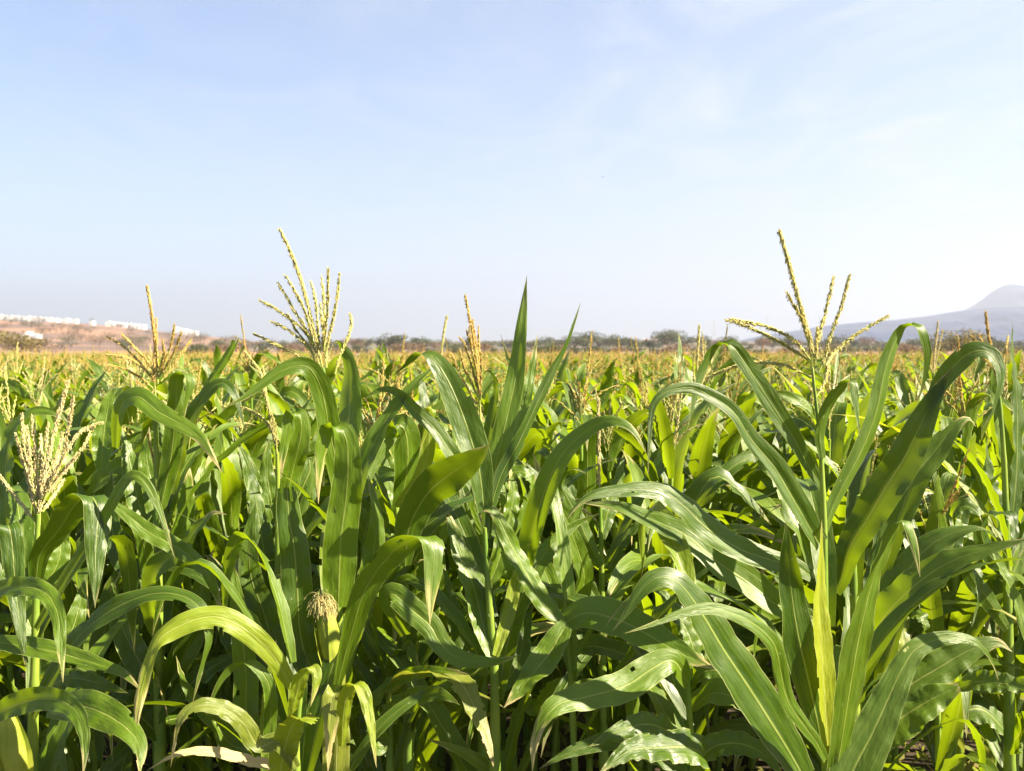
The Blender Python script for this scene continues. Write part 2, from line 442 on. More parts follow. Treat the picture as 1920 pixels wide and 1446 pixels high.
def stalk_obj(root, depth, s, wpx, top=.5, r=None):
    p = [at(x, y, depth) for x, y in pts(s)]          # first is lowest
    p = [np.array([p[0][0], p[0][1] + .0, 0.0])] + [np.array([p[0][0], p[0][1], p[0][2] * .5])] + p
    P = spline(p, 70)
    L = np.concatenate([[0], np.cumsum(np.linalg.norm(np.diff(P, axis=0), axis=1))])
    w = wpx / FPX * depth / 2
    rad = w * np.interp(L, [0, L[-1] * .5, L[-1]], [1.15, 1, top])
    node = np.abs(((L / .15) % 1) - .5) * 2
    rad = rad * (1 + .13 * (node > .86))
    b = Buf(); tube(b, P, rad, 10)
    o = b.build('stalk', M['stalk'], root, origin=root.location)
    return o, P


def hero_tassel(root, depth, specs, mat, thick=.0085, dens=330, main=1.5, anther=.3, stem=None):
    """specs: first is the central spike (the tassel itself), the rest its branches."""
    ob = None
    for i, s in enumerate(specs):
        _seed[0] += 1; r = np.random.default_rng(_seed[0])
        p = pts(s); dz = 0 if i == 0 else r.uniform(-.09, .09)
        P = spline([at(x, y, depth + dz * k / (len(p) - 1)) for k, (x, y) in enumerate(p)], 26)
        b = Buf()
        tassel_branch(b, P, thick * (1.12 if i == 0 else 1), dens * (main if i == 0 else 1), r, anther=anther)
        if i == 0 and stem:
            tube(b, spline([at(x, y, depth) for x, y in pts(stem)], 14), .0034, 6, 1)
        o = b.build('tassel' if i == 0 else 'tassel_branch', [M[mat], M['stem']], root if i == 0 else ob, smooth=False, origin=root.location)
        if i == 0: ob = o
    return ob


def ear(root, depth, s, wpx, silk=True):
    p = spline([at(x, y, depth) for x, y in pts(s)], 24)
    w = wpx / FPX * depth / 2
    b = Buf(); t = np.linspace(0, 1, 24)
    tube(b, p, w * np.interp(t, [0, .2, .4, .6, .85, 1], [.4, .6, .92, 1, .8, .5]), 14)
    # overlapping outer husk leaves
    o = b.build('ear', M['husk'], root, origin=root.location)
    T, A, B = frame(p)
    for k in range(3):
        hb = Buf(); a = k * 2.1 + .6
        off = (A * math.cos(a) + B * math.sin(a))
        hp = p + off * (w * np.interp(t, [0, .2, .45, .7, 1], [.45, .66, .98, 1.03, .9]))[:, None]
        lat = (-A * math.sin(a) + B * math.cos(a))
        blade(hb, hp, lat, w * 1.5, keel=-.5, ruf=.02, cols=4, seed=k, base=.8)
        hb.build('husk_leaf', M['husk'], o, origin=root.location)
    if silk:
        sb = Buf(); r = np.random.default_rng(5); tip = p[-1]
        for k in range(620):
            a = r.uniform(0, 6.28); e = A[-1] * math.cos(a) + B[-1] * math.sin(a)
            q = [tip + e * r.uniform(0, .010) + T[-1] * r.uniform(-.012, .004)]
            d = nrm(T[-1] * r.uniform(.3, 1.0) + e * r.uniform(.0, .3) + np.array([.75, -.35, 0]) * r.uniform(.2, 1)); m_ = r.uniform(.5, 1.15)
            for j in range(8):
                d = nrm(d + np.array([0, 0, -.52]) + r.normal(0, .14, 3)); q.append(q[-1] + d * .0064 * m_)
            tube(sb, np.array(q), .00045, 3, cap=False)
        sb.build('silk', M['silk'], o, origin=root.location)
    return o


GRP = 'maize plants of the front rank'


def plant(label, depth, stalk, wpx=24, top=.5):
    x, y = pts(stalk)[0]
    b = at(x, y, depth)
    root = thing('maize_plant', label, 'maize plant', (b[0], b[1], 0), GRP)
    stalk_obj(root, depth, stalk, wpx, top)
    return root


def leaves(root, depth, rows):
    for r_ in rows:
        kw = dict(r_[5]) if len(r_) > 5 else {}
        hero_leaf(root, depth, r_[0], r_[1], r_[2], r_[3], r_[4], **kw)


# ---- tall tasselled plant on the right
D = 2.30
A = plant('tall maize plant with a sparse spreading tassel and one glowing yellow leaf low down', D,
          '1552,1446 1549,1400 1546,1200 1545,1000 1543,930 1538,830 1529,745 1524,700', 22, .22)
hero_tassel(A, D, ['1523,690 1519,640 1508,600 1494,550 1478,490 1468,456 1462,434',
                   '1517,645 1506,607 1490,575 1475,549', '1519,674 1486,636 1436,612 1400,604 1369,598',
                   '1517,676 1469,645 1419,620 1390,608 1361,601', '1521,709 1500,697 1469,684 1415,680 1370,690 1328,707',
                   '1525,670 1532,645 1540,616 1552,570 1563,520', '1535,699 1545,675 1552,649 1564,610 1577,578 1593,516',
                   '1548,686 1556,672 1568,657 1610,624 1664,593', '1529,682 1532,645 1533,616', '1530,745 1545,720 1552,690 1553,655'],
            'tassel', thick=.0098, dens=1150, main=1.9, anther=.3, stem='1543,860 1534,790 1527,730 1523,690')
leaves(A, D, [
    ('1542,915 1513,868 1486,819 1457,774 1427,728 1404,692 1386,666 1372,650 1358,645 1340,655 1326,675 1307,724 1295,782 1286,815', 38, 'v', .02, -.12, dict(keel=.3, ruf=.03)),
    ('1535,1020 1519,993 1498,955 1477,919 1452,877 1407,823 1382,782 1360,760 1336,745 1299,728 1257,732 1232,748 1222,770 1218,815 1215,890', 52, 'n', -.04, -.25, dict(keel=.7, ruf=.04, peak=.2, pw=1.0, base=.8)),
    ('1530,1085 1510,1020 1484,950 1455,890 1425,855 1395,815', 58, 'n', .05, .2, dict(keel=.6)),
    ('1545,1000 1560,955 1581,910 1618,840 1643,773 1656,707 1668,665 1681,636 1693,617 1706,611 1722,614 1732,632 1739,666 1732,715 1720,758', 38, 'v', 0, .08, dict(keel=.3, ruf=.03)),
    ('1543,860 1538,820 1545,780 1560,748 1576,728 1592,714 1600,722 1605,760 1612,818', 28, 'v', -.01, -.06, dict(ruf=.03)),
    ('1546,1425 1530,1340 1512,1260 1496,1190 1485,1120 1478,1050 1473,978', 66, 'v', -.05, -.12, dict(keel=.25, ruf=.03, base=.35, peak=.5)),
    ('1553,1430 1548,1344 1540,1219 1535,1136 1538,1053 1541,975', 46, 'v', -.09, -.05, dict(mat='painted_glow', label='glowing yellow-green leaf wrapped along the stalk', keel=.5, ruf=.04, base=.7, peak=.4)),
    ('1568,1446 1577,1400 1592,1303 1610,1199 1635,1095 1655,1040 1675,990 1693,975 1706,995 1717,1035 1725,1082', 62, 'v', -.1, -.22, dict(keel=.32, ruf=.05, base=.6)),
    ('1590,1470 1610,1425 1636,1376 1666,1310 1690,1258 1715,1219 1755,1200 1809,1197 1842,1215 1862,1245 1872,1275', 82, 'n', -.12, .02, dict(keel=.3, ruf=.05, base=.9, peak=.12, pw=.85, tw=.1)),
    ('1508,1460 1480,1410 1452,1365 1407,1294 1357,1219 1315,1149 1280,1100 1250,1082 1225,1086 1195,1118 1170,1155 1150,1182', 76, 'n', -.12, -.3, dict(keel=.3, ruf=.05, base=.6, peak=.3)),
    ('1548,1425 1530,1390 1510,1365 1477,1315 1464,1261 1452,1211 1420,1176 1378,1153 1332,1141 1282,1149 1220,1172 1170,1188', 30, 'n', -.15, -.45, dict(keel=.4, ruf=.04)),
    ('1520,1080 1490,1062 1440,1049 1386,1029 1324,990 1282,950 1240,922 1190,918 1119,926 1085,945 1062,975', 48, 'n', .0, -.2, dict(keel=.35, ruf=.06)),
    ('1525,1165 1490,1148 1452,1132 1407,1096 1344,1053 1285,1004 1214,972 1160,950 1090,943', 58, 'n', .06, .1, dict(keel=.4, ruf=.04)),
])
# ---- its right-hand neighbour
D = 2.5
A2 = plant('broad grey-green leaved maize plant just behind the tall one with the sparse tassel', D,
           '1600,1446 1603,1300 1602,1150 1600,1000 1612,930', 22)
leaves(A2, D, [
    ('1565,1110 1577,1087 1593,1029 1631,965 1660,915 1695,860 1722,805 1748,752 1768,715 1785,690', 66, 'n', 0, -.1, dict(keel=.45, ruf=.06, peak=.5, base=.4, pw=2.)),
    ('1738,790 1752,742 1772,706 1795,680 1818,662 1842,657 1862,668 1876,700 1862,770 1843,803', 38, 'n', -.07, -.14, dict(keel=.35, ruf=.05, peak=.4, base=.25, pw=1.2)),
    ('1640,1130 1655,1060 1680,985 1697,939 1718,890 1755,844 1790,800 1815,784 1830,800', 52, 'n', 0, .1, dict(keel=.4, peak=.6, base=.4, ruf=.05)),
    ('1604,1280 1630,1205 1656,1157 1697,1078 1739,1027 1785,1000 1835,990 1870,1003', 64, 'n', -.05, -.1, dict(keel=.35, ruf=.07)),
    ('1606,1290 1650,1170 1700,1112 1759,1066 1813,1041 1867,1027 1935,1008', 44, 'h', -.1, -.25, dict(keel=.35, ruf=.07)),
    ('1606,1380 1650,1330 1705,1286 1759,1253 1822,1217 1870,1205 1898,1222', 70, 'n', -.02, .0, dict(keel=.3, ruf=.08)),
    ('1604,1420 1650,1375 1697,1342 1747,1311 1790,1290 1815,1274', 62, 'h', -.05, -.05, dict(keel=.3, ruf=.06)),
    ('1690,1310 1700,1240 1690,1180 1697,1140 1720,1110', 40, 'v', .1, .2, dict(mat='aged', cut=True)),
    ('1602,1200 1640,1080 1655,1000 1660,930 1655,860', 48, 'v', .25, .3, {}),
    ('1700,1180 1705,1160 1725,1155 1735,1175 1725,1195', 30, 'e', .2, .15, {}),
])
# ---- tasselled plant left of centre
D = 2.35
B = plant('maize plant with a full fan-shaped yellow tassel, wide upright leaves and a silky ear', D,
          '622,1470 624,1330 628,1240 634,1130 640,1000 628,850 612,740 605,690', 27, .3)
hero_tassel(B, D, ['606,700 602,680 594,640 581,587 560,512 540,462 525,431', '585,641 570,612 552,583 536,555 521,531',
                   '589,649 580,612 569,578 552,545 535,516', '581,637 565,615 544,599 515,578 486,563', '581,657 568,641 552,628 530,613 508,603',
                   '569,676 553,663 531,653 505,640 475,626', '598,660 596,620 593,578 589,550 583,529', '604,649 607,618 608,587 606,550 602,518',
                   '606,660 611,610 614,574 615,538 615,503', '610,666 618,627 627,587 633,550 637,512', '628,702 636,672 647,645 656,622 659,600 655,587',
                   '590,680 585,660 572,640 556,620 540,590', '612,690 610,650 604,610 601,570', '600,690 590,655 575,625 566,600'],
            'tassel', thick=.0078, dens=1150, main=1.9, anther=.4, stem='618,780 612,745 608,715 606,690')
leaves(B, D, [
    ('630,1010 640,930 648,850 656,760 656,690 645,655 630,640 618,650', 54, 'V', .05, .12, dict(keel=.25, ruf=.03, peak=.5)),
    ('640,960 632,880 616,798 606,744 592,706 575,688 553,686 515,703 477,732 450,750 420,764', 44, 'n', 0, -.18, dict(keel=.4, ruf=.04)),
    ('634,1140 636,1075 640,1000 648,940 652,870 650,830 642,808 628,799 614,806 604,835 599,880 597,945', 66, 'v', -.06, -.14, dict(keel=.28, ruf=.08, base=.75, peak=.2, fr=9)),
    ('622,1290 600,1270 575,1235 562,1180 558,1116 552,1033 542,970 537,905', 58, 'v', -.05, -.08, dict(cut=True, keel=.45, ruf=.10, label='upright leaf with a bitten-off crumpled tip')),
    ('632,1285 655,1200 683,1110 715,1060 745,1028 780,1010 803,1008 815,1030 812,1080 808,1125 806,1172', 50, 'v', -.15, -.32, dict(holes=((27, 2, 1, 1), (27, 5, 1, 1), (34, 7, 2, 1), (22, 0, 2, 1)), keel=.25, ruf=.03, base=.3, peak=.6, label='hanging leaf with two eaten holes along its fold')),
    ('628,1240 655,1190 680,1120 700,1040 705,960 690,890', 52, 'v', .1, .12, dict(ruf=.08)),
])
ear(B, D - .06, '630,1290 625,1245 617,1195 608,1150 602,1124', 42)
# ---- plant of the middle, no tassel
D = 2.40
C = plant('maize plant without a tassel whose tallest leaf stands like a blade above the horizon', D,
          '928,1460 928,1330 927,1261 921,1180 915,1095 911,1040 909,990', 26, .3)
leaves(C, D, [
    ('760,1062 764,1010 775,970 805,922 840,892 882,862 917,834', 70, 'm', -.08, -.2, dict(keel=.4, ruf=.03, peak=.55, base=.3, pw=2.8)),
    ('912,1000 916,950 932,860 950,785 967,705 978,610 988,516', 44, 'f', .04, .1, dict(keel=.5, ruf=.02, peak=.4)),
    ('908,960 898,880 875,800 850,735 826,690 806,668 785,665 762,684 735,706', 60, 'v', .0, .02, dict(keel=.45, ruf=.03, peak=.38)),
    ('908,960 885,905 850,855 815,805 778,769 750,740 725,730 700,737 677,755', 34, 'n', .06, .02, dict(keel=.4, ruf=.03)),
    ('914,1010 922,950 940,890 973,830 1003,765 1032,703 1061,649 1075,610 1089,566', 27, 'v', .0, .12, dict(keel=.4, ruf=.02)),
    ('926,1235 910,1190 900,1150 888,1100 866,1045 850,995 836,962 818,960', 48, 'v', -.02, .1, dict(keel=.4, ruf=.09)),
    ('930,1240 945,1200 952,1150 965,1100 955,1050 935,1000 918,955 905,950', 34, 'v', .05, .1, dict(keel=.3, ruf=.08)),
    ('928,1230 945,1175 958,1130 968,1085 990,1040 1010,1000', 28, 'v', -.02, .1, dict(mat='yellow', keel=.6)),
    ('922,1180 905,1130 890,1080 880,1020 872,960 862,900', 46, 'v', .1, .22, {}),
    ('915,1100 935,1050 950,990 962,930 955,870', 44, 'v', .12, .2, {}),
    ('926,1240 900,1235 880,1220 860,1180 846,1130 838,1085 828,1060', 38, 'v', .06, .1, dict(ruf=.14)),
    ('928,1300 955,1270 975,1230 985,1180 1000,1130', 40, 'v', .05, .2, {}),
    ('905,930 935,905 965,885 990,890 1000,920 998,960', 28, 'h', .2, .2, {}),
])
# ---- plant in the shade left of the middle
D = 2.62
V = plant('shaded maize plant in the dark gap between the silky ear and bare stalk', D, '766,1460 765,1330 762,1200 757,1080 748,1000 742,940', 22)
leaves(V, D, [
    ('745,960 760,905 765,850 758,805 742,797 722,822 705,858 691,895 687,935', 56, 'd', .0, -.15, dict(keel=.3, ruf=.04)),
    ('755,1070 750,960 735,890 720,850 712,800', 48, 'v', .1, .2, {}),
    ('757,1080 780,1000 790,930 782,860 770,800', 50, 'v', .12, .2, {}),
    ('760,1150 735,1120 700,1090 690,1030 688,980', 44, 'v', 0, .05, {}),
    ('742,950 780,905 800,860 805,800 803,772 812,765 806,790 795,820 786,852', 26, 'v', -.1, -.12, dict(mat='yellow')),
    ('760,1200 790,1180 810,1110 822,1050 820,990', 46, 'v', .05, .1, {}),
    ('735,1000 700,950 680,930 735,895 790,930', 26, 'h', -.02, .0, {}),
    ('762,1190 740,1150 725,1118 740,1115 774,1145 807,1174 824,1203 849,1228 890,1240 932,1240 975,1228', 42, 'n', -.25, -.32, dict(ruf=.06, keel=.4)),
])
# ---- low plant between
D = 2.55
Q = plant('low-hanging maize plant with yellow-edged drooping leaves beside the bare thick stalk', D, '732,1470 731,1400 729,1330 727,1270', 20)
leaves(Q, D, [
    ('729,1400 705,1395 712,1365 735,1336 774,1312 815,1300 840,1308 862,1322', 34, 'h', -.1, -.3, {}),
    ('730,1390 700,1330 720,1295 760,1268 810,1258 850,1260 884,1266', 32, 'h', -.05, -.2, {}),
    ('728,1300 770,1268 820,1262 858,1275 882,1310 898,1350 914,1390 926,1440', 40, 'v', -.1, -.3, dict(mat='aged', torn=4, label='drooping leaf with yellow and tan patches')),
    ('728,1310 740,1240 760,1210 772,1225 790,1260', 34, 'd', .0, -.05, {}),
    ('727,1290 700,1260 695,1310 688,1370 690,1440', 40, 'v', .05, .05, {}),
    ('727,1280 755,1230 775,1180 800,1150', 40, 'n', .05, .1, {}),
])
# ---- plant with the dark leaf cluster right of the middle
D = 2.45
Nn = plant('maize plant with dark leaves spreading sideways and down from one joint', D, '1078,1470 1074,1350 1068,1250 1062,1165 1060,1110', 16)
leaves(Nn, D, [
    ('1062,1168 1035,1150 1015,1125 990,1082 965,1036 945,995 928,962 912,952 900,962 905,990', 42, 'n', -.05, -.05, dict(keel=.35)),
    ('1063,1166 1090,1152 1119,1151 1181,1172 1243,1207 1301,1236 1345,1256', 64, 'n', -.05, -.2, dict(keel=.35, ruf=.06)),
    ('1064,1170 1050,1190 1030,1225 998,1264 973,1296 944,1328', 50, 'n', -.06, -.2, dict(keel=.35, ruf=.04)),
    ('1068,1250 1095,1215 1140,1217 1180,1232 1214,1257 1260,1270', 36, 'h', .1, .0, {}),
    ('1062,1170 1085,1130 1095,1080 1075,1010 1050,950 1020,905', 38, 'n', .15, .1, {}),
    ('1070,1280 1040,1290 1000,1330 985,1300 990,1250', 34, 'h', .15, .2, {}),
    ('1020,1130 985,1080 995,1010 1015,940 1040,877 1068,836 1119,796 1155,790 1186,806 1212,850', 46, 'n', .05, -.05, dict(keel=.4, ruf=.03)),
    ('1060,1110 1052,1050 1070,985 1100,930', 40, 'v', .2, .25, {}),
])
# ---- bottom plant with pale twisted leaf
D = 2.3
F = plant('low maize plant with a long pale twisted leaf reaching left over dark ground', D, '1300,1480 1296,1400 1292,1330 1288,1270', 20)
leaves(F, D, [
    ('1290,1280 1262,1240 1231,1249 1173,1286 1098,1307 1048,1320 1019,1350 1003,1390 998,1450', 52, 'n', -.05, -.3, dict(ruf=.10, keel=.3, tw=.3)),
    ('1294,1420 1275,1392 1245,1368 1210,1358 1160,1372 1105,1400', 44, 'h', -.1, -.25, {}),
    ('1296,1450 1320,1420 1290,1402 1243,1402 1181,1408 1123,1450', 46, 'h', -.15, -.35, {}),
    ('1298,1450 1200,1408 1150,1390 1094,1402 1057,1416 1010,1442', 36, 'h', .0, -.1, {}),
    ('1296,1440 1340,1400 1390,1395 1440,1420 1470,1460', 44, 'h', .0, -.1, {}),
    ('1290,1300 1320,1260 1370,1262 1410,1290 1440,1340', 40, 'h', .15, .1, {}),
    ('1292,1330 1340,1300 1400,1320 1450,1370', 44, 'h', .1, .0, {}),
    ('1290,1290 1300,1220 1275,1160 1250,1120 1215,1100', 44, 'n', .15, .2, {}),
    ('1290,1270 1330,1220 1345,1170 1370,1130', 40, 'n', .2, .3, {}),
])
# ---- single-spike plant
D = 2.95
K = plant('slim maize plant with a single bare spike for a tassel and pale-ribbed leaves', D, '1133,1470 1131,1377 1129,1200 1127,1012 1124,930', 19, .35)
hero_tassel(K, D, ['1124,925 1123,870 1123,815 1122,780 1122,748', '1126,985 1100,960 1060,940 1035,952'], 'tassel_pale', thick=.0085, dens=1150, main=1.8, anther=.25, stem='1127,1010 1125,960 1124,920')
leaves(K, D, [
    ('1128,1062 1110,1030 1085,975 1062,930 1050,905 1075,880 1100,888', 30, 'v', -.1, -.15, dict(keel=.35)),
    ('1128,1140 1105,1100 1082,1040 1052,981 1027,923 998,880 973,862', 28, 'n', -.05, -.1, {}),
    ('1130,1090 1150,1050 1170,1010 1190,990 1215,965', 30, 'n', .05, .1, {}),
    ('1129,1150 1155,1110 1180,1060 1210,1030 1250,1020', 36, 'n', 0, 0, {}),
    ('1130,1180 1160,1170 1190,1130 1220,1100', 36, 'n', .1, .2, {}),
    ('1127,1010 1140,960 1160,900 1170,850', 34, 'v', .1, .2, {}),
    ('1130,1240 1100,1200 1075,1160 1060,1110', 36, 'n', .1, .1, {}),
    ('1131,1280 1160,1240 1200,1230 1240,1260', 40, 'h', 0, 0, {}),
    ('1131,1330 1100,1300 1060,1300 1030,1330', 40, 'h', .1, .1, {}),
])
# ---- left plant with the pale tassel
D = 2.3
Dp = plant('maize plant with a bushy low cream tassel and a yellow-lit ear below', D, '60,1480 61,1400 64,1300 66,1215 68,1100 70,1010 72,965', 24, .35)
hero_tassel(Dp, D, ['74,985 76,940 86,880 97,830 108,785 118,748 127,716', '66,965 62,935 54,877 46,842 41,778', '66,960 58,920 46,877 38,848 30,815',
                    '70,950 68,905 66,857 64,820 62,780', '74,945 78,905 82,868 87,825 90,795', '80,940 95,900 117,858 128,805 137,747',
                    '82,940 102,892 125,848 145,815 162,803 191,792', '84,935 110,900 135,865 160,830 172,805', '66,978 48,955 30,932 15,912 0,892',
                    '76,955 88,915 105,872 112,835', '78,945 92,885 110,845 118,812', '72,950 74,900 76,850 76,815', '84,925 100,905 120,880 150,850',
                    '70,960 60,905 56,860 50,800', '80,960 100,930 118,900'],
            'tassel_pale', thick=.0084, dens=1150, main=1.8, anther=.45, stem='69,1040 71,1010 73,985')
leaves(Dp, D, [
    ('15,1090 14,1000 10,930 12,860 25,805 50,777 80,770 112,780 135,800', 44, 'n', .1, .2, dict(keel=.3)),
    ('66,1200 40,1130 20,1060 5,1000 -20,960', 40, 'n', .05, .1, {}),
    ('-30,1090 -5,1000 14,985 22,1010 29,1095 41,1199 50,1256', 40, 'v', -.1, -.2, dict(keel=.25)),
    ('-50,1150 -20,1115 15,1103 55,1101 88,1114 108,1150 114,1205 118,1280', 32, 'n', -.3, -.5, dict(keel=.4)),
    ('-40,1200 10,1207 62,1214 124,1228 187,1247 230,1262 270,1300', 34, 'h', -.15, -.25, dict(ruf=.06)),
    ('-40,1352 0,1335 45,1316 85,1310 124,1318 148,1342 160,1390 156,1455', 38, 'n', -.3, -.5, dict(keel=.35)),
    ('90,1330 125,1325 160,1325 199,1340 238,1366 262,1400 262,1455', 50, 'n', -.25, -.4, dict(ruf=.06)),
    ('68,1085 75,1041 112,991 140,948 160,931 176,935 184,960 180,1030 178,1140', 46, 'v', -.05, -.22, dict(keel=.25, peak=.5)),
    ('68,1180 112,1103 166,1020 208,950 232,906 252,890 275,908 292,940 309,987 328,1048', 27, 'n', -.1, -.2, dict(keel=.45, ruf=.03)),
    ('62,1345 95,1270 133,1211 178,1166 232,1132 290,1113 340,1117 376,1142 393,1190 378,1253 361,1318', 35, 'n', -.15, -.25, dict(keel=.35)),
    ('64,1320 90,1290 130,1272 180,1280 240,1300', 34, 'h', .0, -.1, dict(mat='leaf')),
    ('60,1430 20,1390 -10,1350 -40,1340', 40, 'h', .0, .0, {}),
    ('68,1130 90,1090 110,1050 115,1000 120,940', 42, 'v', .08, .15, {}),
    ('68,1150 45,1100 30,1040 40,980 48,930', 40, 'v', .1, .2, {}),
    ('64,1260 105,1230 135,1180 150,1130 160,1080', 46, 'v', .1, .2, {}),
])
ear(Dp, D - .1, '40,1500 28,1430 16,1370 8,1335', 46, silk=False)
# ---- second left plant with tall orange spike
D = 2.85
G = plant('maize plant with a tall orange tassel spike against the brown hillside', D, '300,1480 299,1350 297,1200 296,1050 294,900 292,800 290,740', 22, .3)
hero_tassel(G, D, ['291,735 289,700 291,649 287,610 283,580 276,537', '290,715 268,688 249,666 225,645 201,632', '286,703 265,688 245,674 222,668 199,666',
                   '287,728 266,710 249,699 225,690 199,684', '290,699 275,676 257,657 228,626', '297,699 303,680 307,665 305,637', '298,707 308,680 320,649 324,630 327,608',
                   '300,707 316,680 328,657 334,640 340,623', '302,715 320,692 336,669 348,652 359,637', '296,720 294,660 293,620 293,598',
                   '292,860 295,830 293,800', '290,745 270,725 255,715', '292,880 282,840 277,815'],
            'tassel_gold', thick=.0082, dens=1150, main=2.2, anther=.3, stem='294,900 292,830 291,780 291,735')
leaves(G, D, [
    ('218,840 220,800 224,770 236,750 258,743 280,758 300,774 344,798 376,822 395,850 415,885', 36, 'n', -.1, -.25, dict(keel=.4, ruf=.03)),
    ('300,960 320,860 330,760 332,710 345,700 358,712 350,750 344,790', 38, 'v', .0, -.05, {}),
    ('298,1000 330,880 350,805 373,758 398,726 419,719 440,740 450,770 458,805', 38, 'n', .05, .0, {}),
    ('360,790 385,730 410,692 430,660 446,628', 18, 'f', .1, .1, dict(cut=True, keel=1.0)),
    ('400,1160 420,1166 460,1180 490,1208 515,1240 548,1290', 10, 'v', -.35, -.35, {}),
    ('298,1150 282,1080 262,1000 235,965 216,945', 30, 'n', -.1, -.2, {}),
    ('298,1200 282,1140 290,1074 332,1033 373,987 400,962 425,965', 40, 'n', -.2, -.3, dict(keel=.35)),
    ('216,948 250,975 282,1000 320,1020 353,1041 390,1078 420,1160', 30, 'n', -.3, -.3, dict(keel=.35)),
    ('296,1060 270,980 250,900 235,830 220,790', 44, 'v', .1, .2, {}),
    ('296,1000 290,930 275,860 280,800', 44, 'v', .12, .2, {}),
    ('298,1150 330,1060 345,980 352,900 350,850', 46, 'v', .1, .15, {}),
    ('297,1120 245,1070 215,1010 205,950 210,880', 46, 'v', .05, .1, {}),
    ('299,1300 250,1220 220,1150 210,1080', 50, 'v', .0, .05, {}),
    ('299,1280 340,1230 370,1160 380,1090 400,1030', 52, 'v', .0, .05, {}),
    ('190,880 195,810 205,750 213,715', 44, 'v', .2, .25, {}),
    ('299,1350 350,1290 400,1250 430,1240 460,1260', 40, 'h', -.05, -.1, {}),
    ('299,1380 250,1330 220,1310 180,1320', 40, 'h', .0, -.05, {}),
])
# ---- lit hanging leaf plant, bottom left of middle
D = 2.2
Mm = plant('short maize plant with bright yellow folded leaves and a torn grey leaf', D, '556,1500 556,1440 556,1380 560,1330 563,1290', 20)
leaves(Mm, D, [
    ('550,1290 510,1228 469,1188 425,1162 392,1157 345,1170 296,1202 276,1255 259,1323 251,1408', 42, 'n', -.05, -.25, dict(mat='yellow', torn=2, keel=.3, label='long yellow-green leaf with ragged torn edge near its bend')),
    ('525,1470 530,1420 542,1375 560,1348 585,1348 600,1352', 48, 'v', -.15, -.2, dict(mat='yellow', cut=True)),
    ('545,1345 556,1300 568,1262 583,1250 594,1262 590,1295 582,1325', 26, 'v', -.15, -.22, dict(mat='yellow')),
    ('628,1520 632,1380 634,1310 628,1298 622,1310 620,1360 615,1450', 50, 'v', -.1, -.2, dict(mat='aged', torn=3, base=.9, label='grey-streaked torn leaf folded over and hanging')),
    ('640,1400 648,1310 662,1284 678,1292 692,1340 706,1440', 27, 'v', -.15, -.25, dict(mat='yellow')),
    ('556,1440 520,1390 486,1400 455,1355 420,1330 385,1322 352,1332 333,1365 320,1440', 30, 'n', -.15, -.3, dict(mat='aged', torn=4, label='ageing leaf with yellow tan-edged bend')),
    ('550,1460 510,1436 469,1427 394,1409 332,1414 275,1445', 17, 'h', -.1, -.2, dict(mat='dry', label='dry tan leaf lying low')),
    ('500,1470 505,1380 505,1290 480,1250 448,1245 420,1268 402,1300 388,1340', 24, 'v', -.05, -.1, {}),
    ('500,1450 502,1340 510,1250 518,1200', 30, 'v', .0, .05, dict(mat='yellow')),
    ('556,1380 530,1300 545,1230 560,1190', 40, 'v', .1, .15, {}),
    ('556,1400 470,1365 461,1261 452,1178 440,1095 433,1035 447,1028', 50, 'v', .1, .15, {}),
    ('556,1420 440,1400 400,1350 350,1290 330,1230', 40, 'h', .2, .2, {}),
])
# ---- plant behind with the two-spike tassel
D = 2.75
Lp = plant('maize plant with a crooked two-spiked drooping tassel between the orange spike and the fan-shaped tassel', D, '525,1480 524,1350 522,1150 521,1000 521,900 520,850', 20, .35)
hero_tassel(Lp, D, ['519,845 510,790 498,740 488,699 475,680 459,659', '516,830 508,805 490,782 470,770 452,763', '512,800 502,760 496,720 494,690', '518,845 512,815 502,790', '518,840 516,800 508,775'],
            'tassel', thick=.0082, dens=1150, main=1.6, anther=.5, stem='521,900 520,870 519,845')
leaves(Lp, D, [
    ('528,1000 545,900 565,810 562,780 548,774 537,815 530,860 526,900', 38, 'v', -.08, -.15, dict(keel=.25)),
    ('524,1150 500,1060 488,990 478,920 470,860', 44, 'v', .05, .12, {}),
    ('522,1100 495,1000 480,930 465,870 440,820', 46, 'v', .1, .2, {}),
    ('524,1200 545,1080 570,980 585,900 580,840', 46, 'v', .05, .1, {}),
    ('522,1060 510,950 500,880 505,820', 46, 'v', .15, .2, {}),
    ('524,1250 495,1150 470,1080 468,1000 480,940', 50, 'v', -.05, 0, {}),
    ('521,1000 560,930 590,860 610,800 600,740', 50, 'v', .15, .25, {}),
    ('524,1150 555,1050 548,950 552,900', 44, 'v', .0, .1, {}),
    ('524,1280 440,1200 420,1100 400,1050 380,1040', 44, 'n', .0, .05, {}),
])
